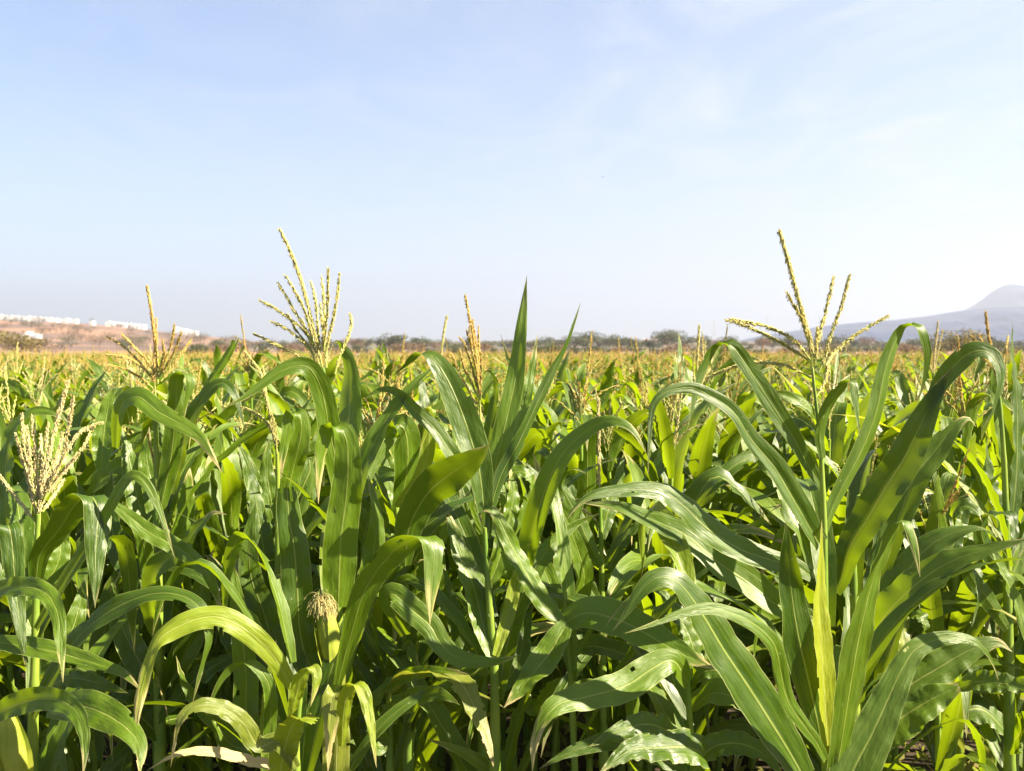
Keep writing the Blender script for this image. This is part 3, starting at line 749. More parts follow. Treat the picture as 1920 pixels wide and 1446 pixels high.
# ---- tight bundle tassel behind the middle
D = 3.0
H = plant('maize plant with a narrow tightly bundled straw tassel beside the blade-like leaf', D, '905,1480 905,1300 904,1100 903,900 901,810', 20, .3)
hero_tassel(H, D, ['900,760 897,710 890,649 881,600 872,554', '897,735 888,700 878,665 868,640 861,632', '898,730 892,690 884,650 880,612', '899,735 898,690 892,640 886,600',
                   '900,735 900,690 898,650 897,613', '896,745 884,718 870,690 862,655', '899,728 894,680 888,640 884,610', '895,762 880,735 862,700 846,662', '901,750 902,700 901,660',
                   '899,740 895,700 888,670 875,620'],
            'tassel_gold', thick=.0082, dens=1150, main=1.6, anther=.25, stem='902,850 901,800 900,760')
leaves(H, D, [
    ('903,930 912,860 922,780 930,720 918,695 905,700', 26, 'n', .05, .05, {}),
    ('903,960 920,880 948,830 960,790', 36, 'n', .1, .2, {}),
    ('904,980 880,920 850,880 845,840', 40, 'n', .1, .2, {}),
    ('903,900 955,820 985,750 998,690 1008,626', 30, 'f', .3, .5, {}),
    ('903,900 930,800 958,700 950,665 938,625', 16, 'f', .4, .5, {}),
    ('904,1000 880,950 890,903 924,898 942,923 940,992', 22, 'v', -.2, -.3, {}),
    ('904,1050 870,1000 840,950 800,930', 44, 'n', .1, .1, {}),
    ('904,1100 950,1040 990,960 1010,900 1000,850', 46, 'v', .1, .2, {}),
])
# ---- right edge plant
D = 2.9
Rr = plant('maize plant with a forked pinkish straw tassel in front of the mountain', D, '1893,1480 1892,1300 1889,1100 1884,900 1876,770 1870,720', 20, .3)
hero_tassel(Rr, D, ['1870,720 1865,690 1859,657 1852,620 1848,586', '1866,690 1855,665 1845,650 1836,628', '1862,670 1846,650 1832,640 1821,630', '1870,705 1880,680 1886,650 1890,630', '1868,700 1852,680 1840,668 1820,640'],
            'tassel_gold', thick=.0082, dens=1150, main=1.6, anther=.25, stem='1880,820 1875,770 1870,720')
leaves(Rr, D, [
    ('1895,1000 1905,900 1908,800 1905,720 1898,660 1899,605', 34, 'v', .0, .05, dict(mat='leaf')),
    ('1888,1020 1897,950 1896,880 1885,820 1876,760', 30, 'v', .0, .05, {}),
    ('1845,1010 1822,1000 1800,985 1785,968 1795,952 1818,950 1838,966 1842,990', 34, 'h', -.1, -.2, {}),
    ('1888,1080 1850,1030 1840,990 1850,968 1875,964 1895,968 1902,1000 1898,1050', 36, 'v', -.1, -.25, {}),
    ('1760,1100 1790,1010 1805,950 1812,886', 42, 'v', .1, .15, dict(cut=True)),
    ('1890,1180 1850,1120 1815,1070 1825,1062 1836,1090 1834,1130 1822,1176', 34, 'v', -.1, -.25, {}),
    ('1850,1020 1866,1045 1890,1095 1915,1160 1935,1250', 28, 'n', -.2, -.25, {}),
    ('1800,1290 1830,1279 1876,1281 1925,1290 1960,1310', 30, 'h', -.5, -.6, {}),
    ('1889,1100 1925,1010 1940,930 1945,850', 44, 'v', .1, .2, {}),
    ('1889,1050 1875,960 1855,890 1850,830', 40, 'v', .15, .2, {}),
    ('1892,1250 1930,1180 1950,1100', 44, 'v', .0, .1, {}),
    ('1892,1300 1850,1270 1800,1290 1760,1350', 44, 'h', .1, .1, {}),
    ('1893,1380 1840,1330 1790,1345 1740,1400', 46, 'h', .1, .05, {}),
    ('1893,1400 1930,1360 1960,1370', 46, 'h', .0, -.1, {}),
    ('1884,900 1873,800 1862,720 1868,650', 22, 'v', .1, .1, {}),
])


def gen_curve(z, az, Lg, e0, droop, p, fold, n, r):
    t = np.linspace(0, 1, n)
    el = e0 - droop * t ** p
    if fold: el = el - R(95) / (1 + np.exp(-(t - fold) * 40))
    el = np.maximum(el, R(-86))
    a = az + r.normal(0, .25) * t + .12 * np.sin(5 * t + r.uniform(0, 6))
    d = np.stack([np.cos(a) * np.cos(el), np.sin(a) * np.cos(el), np.sin(el)], 1)
    P = np.concatenate([[[0, 0, 0]], np.cumsum(d[:-1] * Lg / (n - 1), axis=0)]) + np.array([.012 * math.cos(az), .012 * math.sin(az), z])
    tw = r.normal(0, .85) * t ** 1.2 + r.normal(0, .2) * np.sin(6.28 * t + r.uniform(0, 6))
    Lh = np.stack([-np.sin(a), np.cos(a), 0 * a], 1); Bn = np.cross(d, Lh)
    return P, Lh * np.cos(tw)[:, None] + Bn * np.sin(tw)[:, None]


def gen_plant(r, nseg, cols, tassel, top, first=3, dens=120, branches=(5, 10), ls=1.):
    """-> list of (kind, Buf): stalk, leaves, tassel in local coordinates (base at origin)"""
    out_ = []
    lean = r.normal(0, .03, 2)
    b = Buf(); zz = np.linspace(0, top, 8)
    P = np.stack([lean[0] * zz ** 2, lean[1] * zz ** 2, zz], 1)
    tube(b, P, np.interp(zz, [0, top], [.014, .006]), 6); out_.append(('stalk', b))
    nn = int(r.integers(9, 12)); az = r.uniform(0, 6.28)
    for k in range(first, nn):
        fz = (k + 1) / nn; z = .12 + (top - .16) * fz ** .95
        a = az + (k % 2) * math.pi + r.normal(0, .35)
        up = fz > .65
        Lg = r.uniform(.62, .88) * (1.02 if not up else np.interp(fz, [.65, 1], [.95, .55 * ls]))
        e0 = R(r.uniform(52, 72)) if not up else R(r.uniform(60, 84))
        droop = R(r.uniform(70, 140)) if not up else R(r.uniform(25, 120))
        fold = r.uniform(.45, .75) if r.random() < .38 else 0
        if fold: droop *= .4
        P_, L_ = gen_curve(z, a, Lg, e0, droop, r.uniform(1.3, 2.2), fold, nseg, r)
        off = np.interp(z, zz, P[:, 0]), np.interp(z, zz, P[:, 1])
        P_ = P_ + np.array([off[0], off[1], 0])
        b = Buf(); blade(b, P_, L_, r.uniform(.055, .088), keel=r.uniform(.3, .6), ruf=r.uniform(.05, .12), cols=cols, seed=int(r.integers(1e9)), torn=2 if r.random() < .15 and cols > 3 else 0)
        out_.append(('leaf', b))
    if tassel:
        b = Buf(); o = P[-1]
        hgt = r.uniform(.22, .33)
        main = np.stack([o[0] + np.linspace(0, r.normal(0, .04), 8), o[1] + np.linspace(0, r.normal(0, .04), 8), o[2] - .02 + np.linspace(0, hgt + .05, 8)], 1)
        tassel_branch(b, main, .012 if dens > 80 else .022, dens * 1.6, r, anther=0, bare=.25)
        for j in range(int(r.integers(*branches))):
            a = r.uniform(0, 6.28); z0 = o[2] + r.uniform(.01, .08); Lb = r.uniform(.12, .22)
            e0 = R(r.uniform(48, 82)); dr = R(r.uniform(0, 70)); t = np.linspace(0, 1, 7); el = e0 - dr * t ** 1.5
            d = np.stack([math.cos(a) * np.cos(el), math.sin(a) * np.cos(el), np.sin(el)], 1)
            Pb = np.concatenate([[[0, 0, 0]], np.cumsum(d[:-1] * Lb / 6, axis=0)]) + np.array([o[0], o[1], z0])
            tassel_branch(b, Pb, .0105 if dens > 80 else .020, dens, r, anther=0)
        out_.append(('tassel', b))
    return out_


# ---- a few lone spikes that stand clear of the crowd
for D, lab, st, tas, tm, lv in (
    (4.2, 'maize plant whose single fresh yellow spike rises behind the arched leaf', '826,1100 826,800 826,700', ['826,700 828,660 832,625 838,593', '826,700 818,680 812,665', '827,705 836,690 846,680'], 'tassel',
     ['826,900 800,800 790,720 770,690 750,700', '826,850 850,760 862,700 872,690']),
    (3.8, 'maize plant with one thick lone yellow spike above the arched leaf', '1307,1150 1307,850 1307,730', ['1306,735 1307,690 1309,650 1311,610', '1306,740 1300,700 1302,660', '1307,740 1320,710 1332,690'], 'tassel',
     ['1307,850 1290,760 1280,700 1272,622', '1307,900 1330,800 1345,740 1375,735', '1307,880 1275,790 1268,720 1266,655']),
    (3.4, 'maize plant with a ragged pale three-pronged spike sunk among lit leaves', '1262,1200 1262,1000 1258,900', ['1256,905 1250,870 1243,830 1235,795', '1257,900 1262,860 1260,830', '1258,900 1272,870 1283,850'], 'tassel_pale',
     ['1262,1080 1240,980 1215,900 1200,830', '1262,1100 1290,1000 1310,920 1335,880', '1262,1000 1280,900 1300,830']),
    (4.6, 'maize plant with two pale spikes just under the tall arched leaf and the mountain', '1752,1000 1752,780 1750,700', ['1750,705 1752,670 1756,630 1759,603', '1751,700 1758,665 1768,617', '1750,705 1740,680 1732,668'], 'tassel_pale',
     ['1752,850 1730,760 1715,700', '1752,850 1775,770 1800,740'])):
    o = plant(lab, D, st, 14, .35)
    hero_tassel(o, D, tas, tm, thick=.0088, dens=1000, main=1.9, anther=.3)
    leaves(o, D, [(l, 26, 'v', .02 * k, .15, {}) for k, l in enumerate(lv)])


def extra_leaves():
    r = np.random.default_rng(321)
    for o in [o for o in COL.objects if o.type == 'EMPTY']:
        for k in range(int(r.integers(5, 8))):
            P_, L_ = gen_curve(r.uniform(.55, 1.25), r.uniform(-.35, math.pi + .35), r.uniform(.45, .8), R(r.uniform(50, 82)), R(r.uniform(30, 140)), r.uniform(1.3, 2.2),
                               r.uniform(.45, .75) if r.random() < .3 else 0, 26, r)
            b = Buf(); blade(b, P_, L_, r.uniform(.038, .066), keel=r.uniform(.3, .6), ruf=r.uniform(.08, .16), cols=6, seed=int(r.integers(1e9)), torn=2 if r.random() < .3 else 0)
            b.build('leaf', M['yellow' if r.random() < .08 else 'leaf'], o)


extra_leaves()
taken = [(o.location.x, o.location.y) for o in COL.objects if o.type == 'EMPTY']
protos = []
NP = 16
for i in range(NP):
    r = np.random.default_rng(500 + i)
    tas = (i % 16) in (1, 3, 4, 6, 9, 11, 13, 14)
    lab = ('tasselled green maize plant, one of the crowd in the rows behind' if tas
           else 'leafy green maize plant without tassel, one of the crowd in the rows behind')
    grp = 'tasselled maize plants in the crowded rows behind' if tas else 'maize plants without tassel in the crowded rows behind'
    parts = gen_plant(r, 20, 4, tas, r.uniform(1.38, 1.52) if tas else r.uniform(1.14, 1.28), first=1, ls=.8 if tas else 1., dens=230, branches=(6, 11))
    protos.append((lab, grp, parts, ['tassel', 'tassel_gold', 'tassel_pale'][i % 3]))


def make_proto(i):
    lab, grp, parts, tm = protos[i]
    root = thing('maize_plant', lab, 'maize plant', (0, 0, 0), grp)
    for kind, b in parts:
        if kind == 'tassel': b.build('tassel', [M[tm], M['stem']], root, smooth=False)
        else: b.build(kind, M['field' if kind == 'leaf' else 'stalk'], root)
    return root


def dup(root, kids):
    c = root.copy(); COL.objects.link(c)
    for ch in kids:
        k = ch.copy(); COL.objects.link(k); k.parent = c
    return c


# rows run slightly across the view
ROW, STEP, RA = .66, .21, R(72)
cand = []
ca, sa = math.cos(RA), math.sin(RA)
for i in range(-60, 60):
    for j in range(-160, 160):
        u = i * ROW + rng.normal(0, .06); w = j * STEP + rng.normal(0, .06)
        x = u * sa + w * ca; y = -u * ca + w * sa
        if 2.75 < y < 26 and abs(x) < y * .514 + 1.6: cand.append((x, y))
for i in range(80):
    y = rng.uniform(2.75, 4.4); x = rng.uniform(-1, 1) * (y * .514 + .1); cand.append((x, y))
cand.sort(key=lambda q: q[1])
mid, rest = [], []
for x, y in cand:
    if y < 3.3 and any((x - a) ** 2 + (y - b) ** 2 < .05 for a, b in taken): continue
    inside = abs(x) < y * .514 + .12
    if inside and len(mid) < 284: mid.append((x, y))
    else: rest.append((x, y))
roots = {}
for k, (x, y) in enumerate(mid):
    i = int(rng.integers(NP))
    if i not in roots:
        o = make_proto(i); roots[i] = (o, list(o.children))
    else:
        o = dup(*roots[i])
    s = rng.uniform(.93, 1.04) * np.interp(y, [3, 4.5, 7, 10], [.98, 1.04, 1.02, .985] if protos[i][2][-1][0] == 'tassel' else [1.03, 1.16, 1.17, 1.12])
    o.location = (x, y, 0); o.rotation_euler = (rng.normal(0, .03), rng.normal(0, .03), rng.uniform(0, 6.28)); o.scale = (s, s, s)
YMID = mid[-1][1]

# ---- the far field as one mass
buf_leaf = Buf()
low = []
for i in range(10):
    r = np.random.default_rng(900 + i)
    low.append([gen_plant(r, 9, 2, j, r.uniform(1.28, 1.44) if j else r.uniform(1.05, 1.25), first=4, dens=62, branches=(7, 12), ls=.75) for j in (0, 1)])
vlow = []
for i in range(8):
    r = np.random.default_rng(950 + i)
    vlow.append([gen_plant(r, 6, 1, j, r.uniform(1.28, 1.42) if j else r.uniform(1.05, 1.25), first=6, dens=34, branches=(8, 12), ls=.5) for j in (0, 1)])


def flat(parts):
    V_, F4, F3, U_, k = [], [], [], [], 0
    for kind, b in parts:
        v, fs, uv, mis = b.raw()
        for f, m in zip(fs, mis):
            mm_ = {'stalk': 1, 'leaf': 0, 'tassel': 2 if m == 0 else 1}[kind]
            (F4 if f.shape[1] == 4 else F3).append((f + k, mm_))
        V_.append(v); U_.append(uv); k += len(v)
    return np.concatenate(V_), F4, F3, np.concatenate(U_)


LOW = [[flat(p) for p in q] for q in low]; VLOW = [[flat(p) for p in q] for q in vlow]
far = [(x, y, LOW, .5 if y < 14 else .75) for x, y in rest]
for (y0, y1, dn, lib) in ((26, 40, 2.8, LOW), (40, 56, 2.2, VLOW)):
    n = int(.52 * (y1 ** 2 - y0 ** 2) * dn)
    yy = np.sqrt(rng.uniform(y0 ** 2, y1 ** 2, n)); xx = rng.uniform(-1, 1, n) * (yy * .53 + 1)
    far += [(a, b, lib, .9) for a, b in zip(xx, yy)]
for x, y, lib, pt in far:
    q = lib[int(rng.integers(len(lib)))][1 if rng.random() < pt else 0]
    v, F4, F3, uv = q
    a = rng.uniform(0, 6.28); s = rng.uniform(.90, 1.07)
    c, s2 = math.cos(a) * s, math.sin(a) * s
    vv = np.stack([v[:, 0] * c - v[:, 1] * s2 + x, v[:, 0] * s2 + v[:, 1] * c + y, v[:, 2] * s], 1)
    base = buf_leaf.n
    buf_leaf.v.append(vv); buf_leaf.uv.append(uv); buf_leaf.n += len(vv)
    for f, m in F4 + F3: buf_leaf.f.append(f + base); buf_leaf.mi.append(m)
fo = buf_leaf.build('maize_field', [M['field'], M['stalk'], M['tassel_far']])
fo['kind'] = 'stuff'; fo['label'] = 'far rows of tasselled maize merging into one orange-topped green mass'
print('FAR', len(far), 'MID', len(mid), YMID, 'faces', len(fo.data.polygons))

# ------------------------------------------------------------------ ground
M['soil'] = noise_material('soil', (.022, .016, .010), (.055, .038, .024), 3.5, .95, bump=.03, detail=8)
M['drygrass'] = noise_material('dry_grassland', (.30, .17, .10), (.24, .15, .10), .012, .95, detail=8)
gb = Buf()
xs = np.array([-9000, -3000, -600, -120, -40, -12, 0, 12, 40, 120, 600, 3000, 9000.]); ys = np.array([-60, -5, 0, 3, 8, 20, 60, 130, 131, 600, 3000, 9000.])
X, Y = np.meshgrid(xs, ys); idx = np.arange(X.size).reshape(X.shape)
Fq = np.stack([idx[:-1, :-1], idx[:-1, 1:], idx[1:, 1:], idx[1:, :-1]], -1)
gb.add(np.stack([X, Y, 0 * X], -1).reshape(-1, 3), Fq[:8].reshape(-1, 4), None, 0)
gb.add(np.stack([X, Y, 0 * X], -1).reshape(-1, 3), Fq[8:].reshape(-1, 4), None, 1)
g = gb.build('ground', [M['soil'], M['drygrass']], smooth=False); g['kind'] = 'structure'
# weeds and litter under the maize
M['weed'] = noise_material('weed_leaf', (.10, .14, .02), (.22, .24, .05), 4, .7, (.4, .45, .05), .35, c=(.3, .2, .08))
wb = Buf(); n = 11000
yy = rng.uniform(2.2, 9, n); xx = rng.uniform(-1, 1, n) * (yy * .52 + .3)
ax = nrm(np.stack([rng.normal(0, 1, n), rng.normal(0, 1, n), rng.uniform(.1, 1.6, n)], 1))
side = nrm(np.cross(ax, rng.normal(0, 1, (n, 3)))); ln = rng.uniform(.03, .10, n)[:, None]
b0 = np.stack([xx, yy, rng.uniform(0, .34, n) * rng.random(n)], 1)
Vq = np.stack([b0, b0 + ax * ln * .5 + side * ln * .17, b0 + ax * ln, b0 + ax * ln * .5 - side * ln * .17], 1).reshape(-1, 3)
wb.add(Vq, np.arange(4 * n).reshape(-1, 4))
w = wb.build('weeds', M['weed'], smooth=False); w['kind'] = 'stuff'; w['label'] = 'low weeds and dry litter between the maize stalks'


# ------------------------------------------------------------------ hills
def ridge(name, prof, dist, near, mat, back=400, rough=0., seed=1, n=360, m=14):
    """A hill whose skyline follows the (px,py) profile when its crest stands at `dist`."""
    r = np.random.default_rng(seed)
    px = np.linspace(prof[0][0], prof[-1][0], n)
    py = np.interp(px, [p[0] for p in prof], [p[1] for p in prof])
    k = np.ones(7) / 7; py = np.convolve(np.pad(py, 3, mode='edge'), k, 'valid')
    hz = np.maximum(0, (HOR - py) / FPX * dist + CAMZ)
    V_ = []
    for j in range(m + 4):
        if j <= m: f = j / m; d = near + (dist - near) * f; h = f ** 1.15
        else: f = (j - m) / 4; d = dist + back * f; h = (1 - f)
        x = (px - CX) / FPX * (dist * .5 + d * .5)
        bump = r.normal(0, 1, n); bump = np.convolve(np.pad(bump, 4, mode='edge'), np.ones(9) / 9, 'valid')
        z = hz * h + rough * bump * math.sin(math.pi * min(f, 1)) * hz / (hz.max() + .01)
        V_.append(np.stack([x, np.full(n, d), np.where(h <= 0, -2, z - .5 * (h < .05))], 1))
    V_ = np.array(V_); q = np.arange(V_.shape[0] * n).reshape(-1, n)
    b = Buf(); b.add(V_.reshape(-1, 3), np.stack([q[:-1, :-1], q[:-1, 1:], q[1:, 1:], q[1:, :-1]], -1).reshape(-1, 4))
    o = b.build(name, mat); o['kind'] = 'structure'
    return V_


M['hill'] = noise_material('dry_hillside', (.245, .145, .095), (.105, .078, .068), .014, .95, detail=7, lo=.38, hi=.62)
M['scrubhill'] = noise_material('scrub_hillside', (.16, .125, .11), (.10, .10, .075), .02, .95, detail=8)
M['mount'] = noise_material('far_mountain', (.006, .020, .072), (.034, .046, .090), .005, .95, detail=9, lo=.42, hi=.58)  # haze blue painted into the slope colours, on top of the air volume
HILL = ridge('hill', [(-900, 560), (-300, 572), (0, 599), (60, 603), (110, 604), (150, 606), (200, 611), (270, 617), (330, 626), (370, 629), (420, 634), (470, 640), (560, 646), (700, 650), (900, 652.8)],
             900, 330, M['hill'], rough=3, seed=3)
ridge('low_ridge', [(300, 650), (450, 644), (620, 640), (800, 641), (1000, 639), (1130, 636), (1250, 638), (1400, 640), (1560, 641), (1750, 642), (2100, 640), (2600, 640)], 640, 420, M['scrubhill'], rough=2, seed=5)
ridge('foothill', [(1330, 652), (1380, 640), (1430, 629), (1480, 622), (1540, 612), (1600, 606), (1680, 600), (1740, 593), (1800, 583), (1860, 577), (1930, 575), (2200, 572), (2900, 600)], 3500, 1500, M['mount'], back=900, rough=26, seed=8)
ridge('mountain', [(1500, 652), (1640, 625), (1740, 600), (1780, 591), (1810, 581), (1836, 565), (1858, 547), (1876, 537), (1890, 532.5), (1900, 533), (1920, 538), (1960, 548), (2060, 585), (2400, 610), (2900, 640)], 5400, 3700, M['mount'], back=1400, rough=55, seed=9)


def hill_point(px, f):
    """point on the left hill at picture column px, fraction f of the way up"""
    d = 330 + 570 * f
    m_ = 14; j = f * m_; j0 = int(min(j, m_ - 1)); a = j - j0
    cols = (HILL[0, :, 0] / (900 * .5 + 330 * .5)) * FPX + CX
    r0 = HILL[j0] * (1 - a) + HILL[j0 + 1] * a
    return np.array([np.interp(px, cols, r0[:, k]) for k in range(3)])


# ------------------------------------------------------------------ far trees
M['bark'] = noise_material('bark', (.10, .07, .05), (.16, .12, .09), 3, .9)
M['crown_green'] = noise_material('dusty_green_crown', (.045, .062, .030), (.085, .095, .045), .5, .8, (.12, .14, .04), .2, c=(.09, .085, .05))
M['crown_brown'] = noise_material('dry_brown_crown', (.17, .115, .075), (.12, .085, .07), .5, .8, (.2, .13, .07), .2, c=(.19, .14, .08))
M['crown_olive'] = noise_material('olive_crown', (.12, .10, .035), (.19, .14, .05), .5, .8, (.25, .2, .05), .2, c=(.1, .1, .04))
M['crown_fresh'] = noise_material('fresh_green_crown', (.06, .10, .025), (.12, .16, .04), .5, .8, (.2, .25, .04), .25, c=(.1, .12, .04))


def tree_parts(seed, h, wdt, n=900, sparse=False):
    r = np.random.default_rng(seed)
    tb = Buf(); th = h * .45
    tp = spline([[0, 0, -.3], [r.normal(0, .1), r.normal(0, .1), th * .5], [r.normal(0, .2), r.normal(0, .2), th]], 8)
    tube(tb, tp, np.linspace(h * .035, h * .02, 8), 6)
    cl = []
    for k in range(9):
        a = r.uniform(0, 6.28); rr = wdt * .5 * r.uniform(.25, .75)
        e = np.array([math.cos(a) * rr, math.sin(a) * rr, h * r.uniform(.42, .86)])
        tube(tb, spline([tp[-2] * .8, (tp[-1] + e) / 2 + [0, 0, h * .04], e], 6), np.linspace(h * .016, h * .005, 6), 4)
        cl.append((e, wdt * r.uniform(.16, .28)))
    cl.append((np.array([0, 0, h * .8]), wdt * .24)); cl.append((np.array([0, 0, h * .55]), wdt * .3))
    cb_ = Buf()
    per = n // len(cl)
    for e, rad in cl:
        d = nrm(r.normal(0, 1, (per, 3))) * (rad * r.uniform(.35, 1.0, per) ** .6)[:, None] * np.array([1, 1, .72])
        p = e + d
        p = p[p[:, 2] > h * .1]
        a_ = nrm(r.normal(0, 1, (len(p), 3))); b_ = nrm(np.cross(a_, r.normal(0, 1, (len(p), 3)))); sz = (h * r.uniform(.02, .045, len(p)))[:, None]
        Vv = np.stack([p - a_ * sz, p + b_ * sz * .6, p + a_ * sz, p - b_ * sz * .6], 1).reshape(-1, 3)
        cb_.add(Vv, np.arange(len(Vv)).reshape(-1, 4))
    return tb, cb_


TREE = []
kinds = [('crown_green', 'dusty dark green tree in the scrub belt beyond the maize', 'dusty green trees of the scrub belt'),
         ('crown_brown', 'bare brownish tree in the scrub belt beyond the maize', 'dry brown trees of the scrub belt'),
         ('crown_green', 'dusty dark green tree in the scrub belt beyond the maize', 'dusty green trees of the scrub belt'),
         ('crown_olive', 'olive-brown rounded tree in the scrub belt beyond the maize', 'olive trees of the scrub belt')]
for i, (cm, lab, grp) in enumerate(kinds):
    tb, cb_ = tree_parts(40 + i, 5, 6 + (i % 2), 1100)
    root = thing('tree', lab, 'tree', (0, 0, 0), grp)
    tr_o = tb.build('trunk', M['bark'], root); cr_o = cb_.build('crown', M[cm], root, smooth=False)
    TREE.append([root, [tr_o, cr_o], False])


def put_tree(k, x, y, z, h, wide=1., rot=0., label=None, group=None):
    root, kids, used = TREE[k]
    if not used: o = root; TREE[k][2] = True
    else: o = dup(root, kids)
    s = h / 5; o.location = (x, y, z); o.scale = (s * wide, s * wide, s); o.rotation_euler = (0, 0, rot)
    if label:
        o['label'] = label
        if 'group' in o: del o['group']
    return o


r = np.random.default_rng(77)
# belt: skyline trees (tops y ~ 628..640) and the scrub in front of them
for px in np.arange(400, 2000, 15):
    y = r.uniform(380, 560); p = px + r.normal(0, 5)
    top = np.interp(p, [440, 600, 760, 850, 960, 1080, 1130, 1200, 1290, 1400, 1500, 1650, 2000], [644, 640, 636, 640, 639, 633, 631, 634, 633, 636, 636, 638, 636]) + r.normal(0, 3)
    h = (HOR - top) / FPX * y + CAMZ
    put_tree(int(r.choice([0, 2, 1, 0, 2])), ground_at(p, y), y, 0, max(2.2, h * r.uniform(.75, 1.35)), r.uniform(.9, 1.8), r.uniform(0, 6.28))
for px in np.arange(330, 2000, 27):
    y = r.uniform(140, 190); p = px + r.normal(0, 8)
    h = (HOR - r.uniform(643, 653)) / FPX * y + CAMZ
    put_tree(int(r.choice([1, 0, 2, 0])), ground_at(p, y), y, 0, max(1.3, h), r.uniform(1.2, 2.2), r.uniform(0, 6.28))
# single bushes one can tell apart
put_tree(3, ground_at(28, 150), 150, 0, (HOR - 622) / FPX * 150 + CAMZ, 1.9, .3, 'big rounded yellow-brown bush at the foot of the hill, on the extreme left')
put_tree(1, ground_at(75, 165), 165, 0, (HOR - 634) / FPX * 165 + CAMZ, 1.7, 2.3, 'reddish brown bush beside the big rounded yellow-brown bush')
put_tree(3, ground_at(1815, 130), 130, 0, (HOR - 620) / FPX * 130 + CAMZ, 1.7, 1.3, 'tall olive-green bush under the bluish mountain, on the extreme right of the belt')
put_tree(0, ground_at(1845, 150), 150, 0, (HOR - 628) / FPX * 150 + CAMZ, 1.6, 2.0, 'dark bush pressed against the tall olive-green bush under the mountain')
# shrubs on the hillside
TREE2 = []
for i, (cm, lab, grp) in enumerate([('crown_green', 'dark green shrub dotting the brown hillside', 'green shrubs on the hillside'), ('crown_brown', 'brown leafless shrub dotting the hillside', 'brown shrubs on the hillside'), ('crown_fresh', 'fresh green shrub low on the hillside', 'fresh green shrubs on the hillside')]):
    tb, cb_ = tree_parts(60 + i, 5, 8, 420)
    root = thing('shrub', lab, 'shrub', (0, 0, 0), grp)
    TREE2.append([root, [tb.build('stem', M['bark'], root), cb_.build('crown', M[cm], root, smooth=False)], False])
BASE = len(TREE); TREE += TREE2
for k in range(120):
    px = r.uniform(-20, 560); f = r.uniform(.05, .97); q = hill_point(px, f)
    put_tree(BASE + int(r.choice([0, 1, 1, 0] if f < .5 else [1, 1, 0])), q[0], q[1], q[2] - .6, r.uniform(3.5, 7) * (1 if f < .5 else 1.0), r.uniform(1, 1.7), r.uniform(0, 6.28))
for px, f in ((105, .10), (125, .3), (122, .2), (240, .28), (230, .2), (262, .3), (200, .25), (145, .12)):
    q = hill_point(px, f); put_tree(BASE + 0, q[0], q[1], q[2] - .6, r.uniform(5, 8), 1.3, r.uniform(0, 6.28))
for px, f in ((102, .03), (145, .03)):
    q = hill_point(px, f); put_tree(BASE + 2, q[0], q[1], q[2] - .4, 4.5, 1.4, r.uniform(0, 6.28))

# ------------------------------------------------------------------ houses on the hill
M['white'] = noise_material('white_render', (.84, .83, .80), (.78, .77, .75), .3, .8)
M['roof'] = noise_material('pale_roof', (.7, .68, .66), (.62, .6, .58), .4, .8)
M['roof_red'] = noise_material('red_roof', (.58, .40, .35), (.5, .36, .32), .6, .8)
M['pane'] = noise_material('window_pane', (.42, .43, .45), (.5, .5, .52), 2, .2, spec=.5)


def boxv(b, x0, x1, y0, y1, z0, z1, mi=0):
    v = [(x0, y0, z0), (x1, y0, z0), (x1, y1, z0), (x0, y1, z0), (x0, y0, z1), (x1, y0, z1), (x1, y1, z1), (x0, y1, z1)]
    b.add(v, [(0, 3, 2, 1), (4, 5, 6, 7), (0, 1, 5, 4), (1, 2, 6, 5), (2, 3, 7, 6), (3, 0, 4, 7)], None, mi)


def house(label, group, w, h, dp, roof='roof', gable=False):
    root = thing('house', label, 'house', (0, 0, 0), group)
    b = Buf(); boxv(b, -w / 2, w / 2, 0, dp, -2.5, h); wl = b.build('wall', M['white'], root, smooth=False)
    b = Buf()
    if gable:
        v = [(-w / 2 - .3, -.3, h + .003), (w / 2 + .3, -.3, h + .003), (w / 2 + .3, dp + .3, h + .003), (-w / 2 - .3, dp + .3, h + .003), (-w / 2 - .3, dp / 2, h + 1.6), (w / 2 + .3, dp / 2, h + 1.6)]
        b.add(v, [(0, 1, 5, 4), (2, 3, 4, 5), (0, 3, 2, 1)]); b.add(v, [(0, 4, 3), (1, 2, 5)])
    else:
        boxv(b, -w / 2 - .1, w / 2 + .1, -.1, dp + .1, h + .002, h + .35)
        boxv(b, -w * .2, w * .2, dp * .3, dp * .7, h + .36, h + .8)
    kids = [wl, b.build('roof', M[roof], root, smooth=False)]
    for fz in ((.9, 2.1), (h - 2.1, h - .9)) if h > 5 else ((.9, 2.0),):
        for fx in (-.24, .24):
            b = Buf(); boxv(b, w * fx - .45, w * fx + .45, -.03, .02, fz[0], fz[1]); kids.append(b.build('window', M['pane'], root, smooth=False))
    b = Buf(); boxv(b, -.4, .4, -.04, .02, -.2, 1.9); kids.append(b.build('door', M['pane'], root, smooth=False))
    return root, kids


def row(px0, px1, n, top0, top1, h, lab, grp):
    src = None
    for k in range(n):
        px = px0 + (px1 - px0) * (k + .5) / n
        d = 893.; w = (px1 - px0) / n / FPX * d
        if src is None: src = house(lab, grp, w * .995, h, 8); o = src[0]
        else: o = dup(*src)
        top = top0 + (top1 - top0) * (k + .5) / n
        o.location = (ground_at(px, d), d + rng.uniform(-.6, .6), (HOR - top) / FPX * d + CAMZ - h - .3 + rng.normal(0, .2))


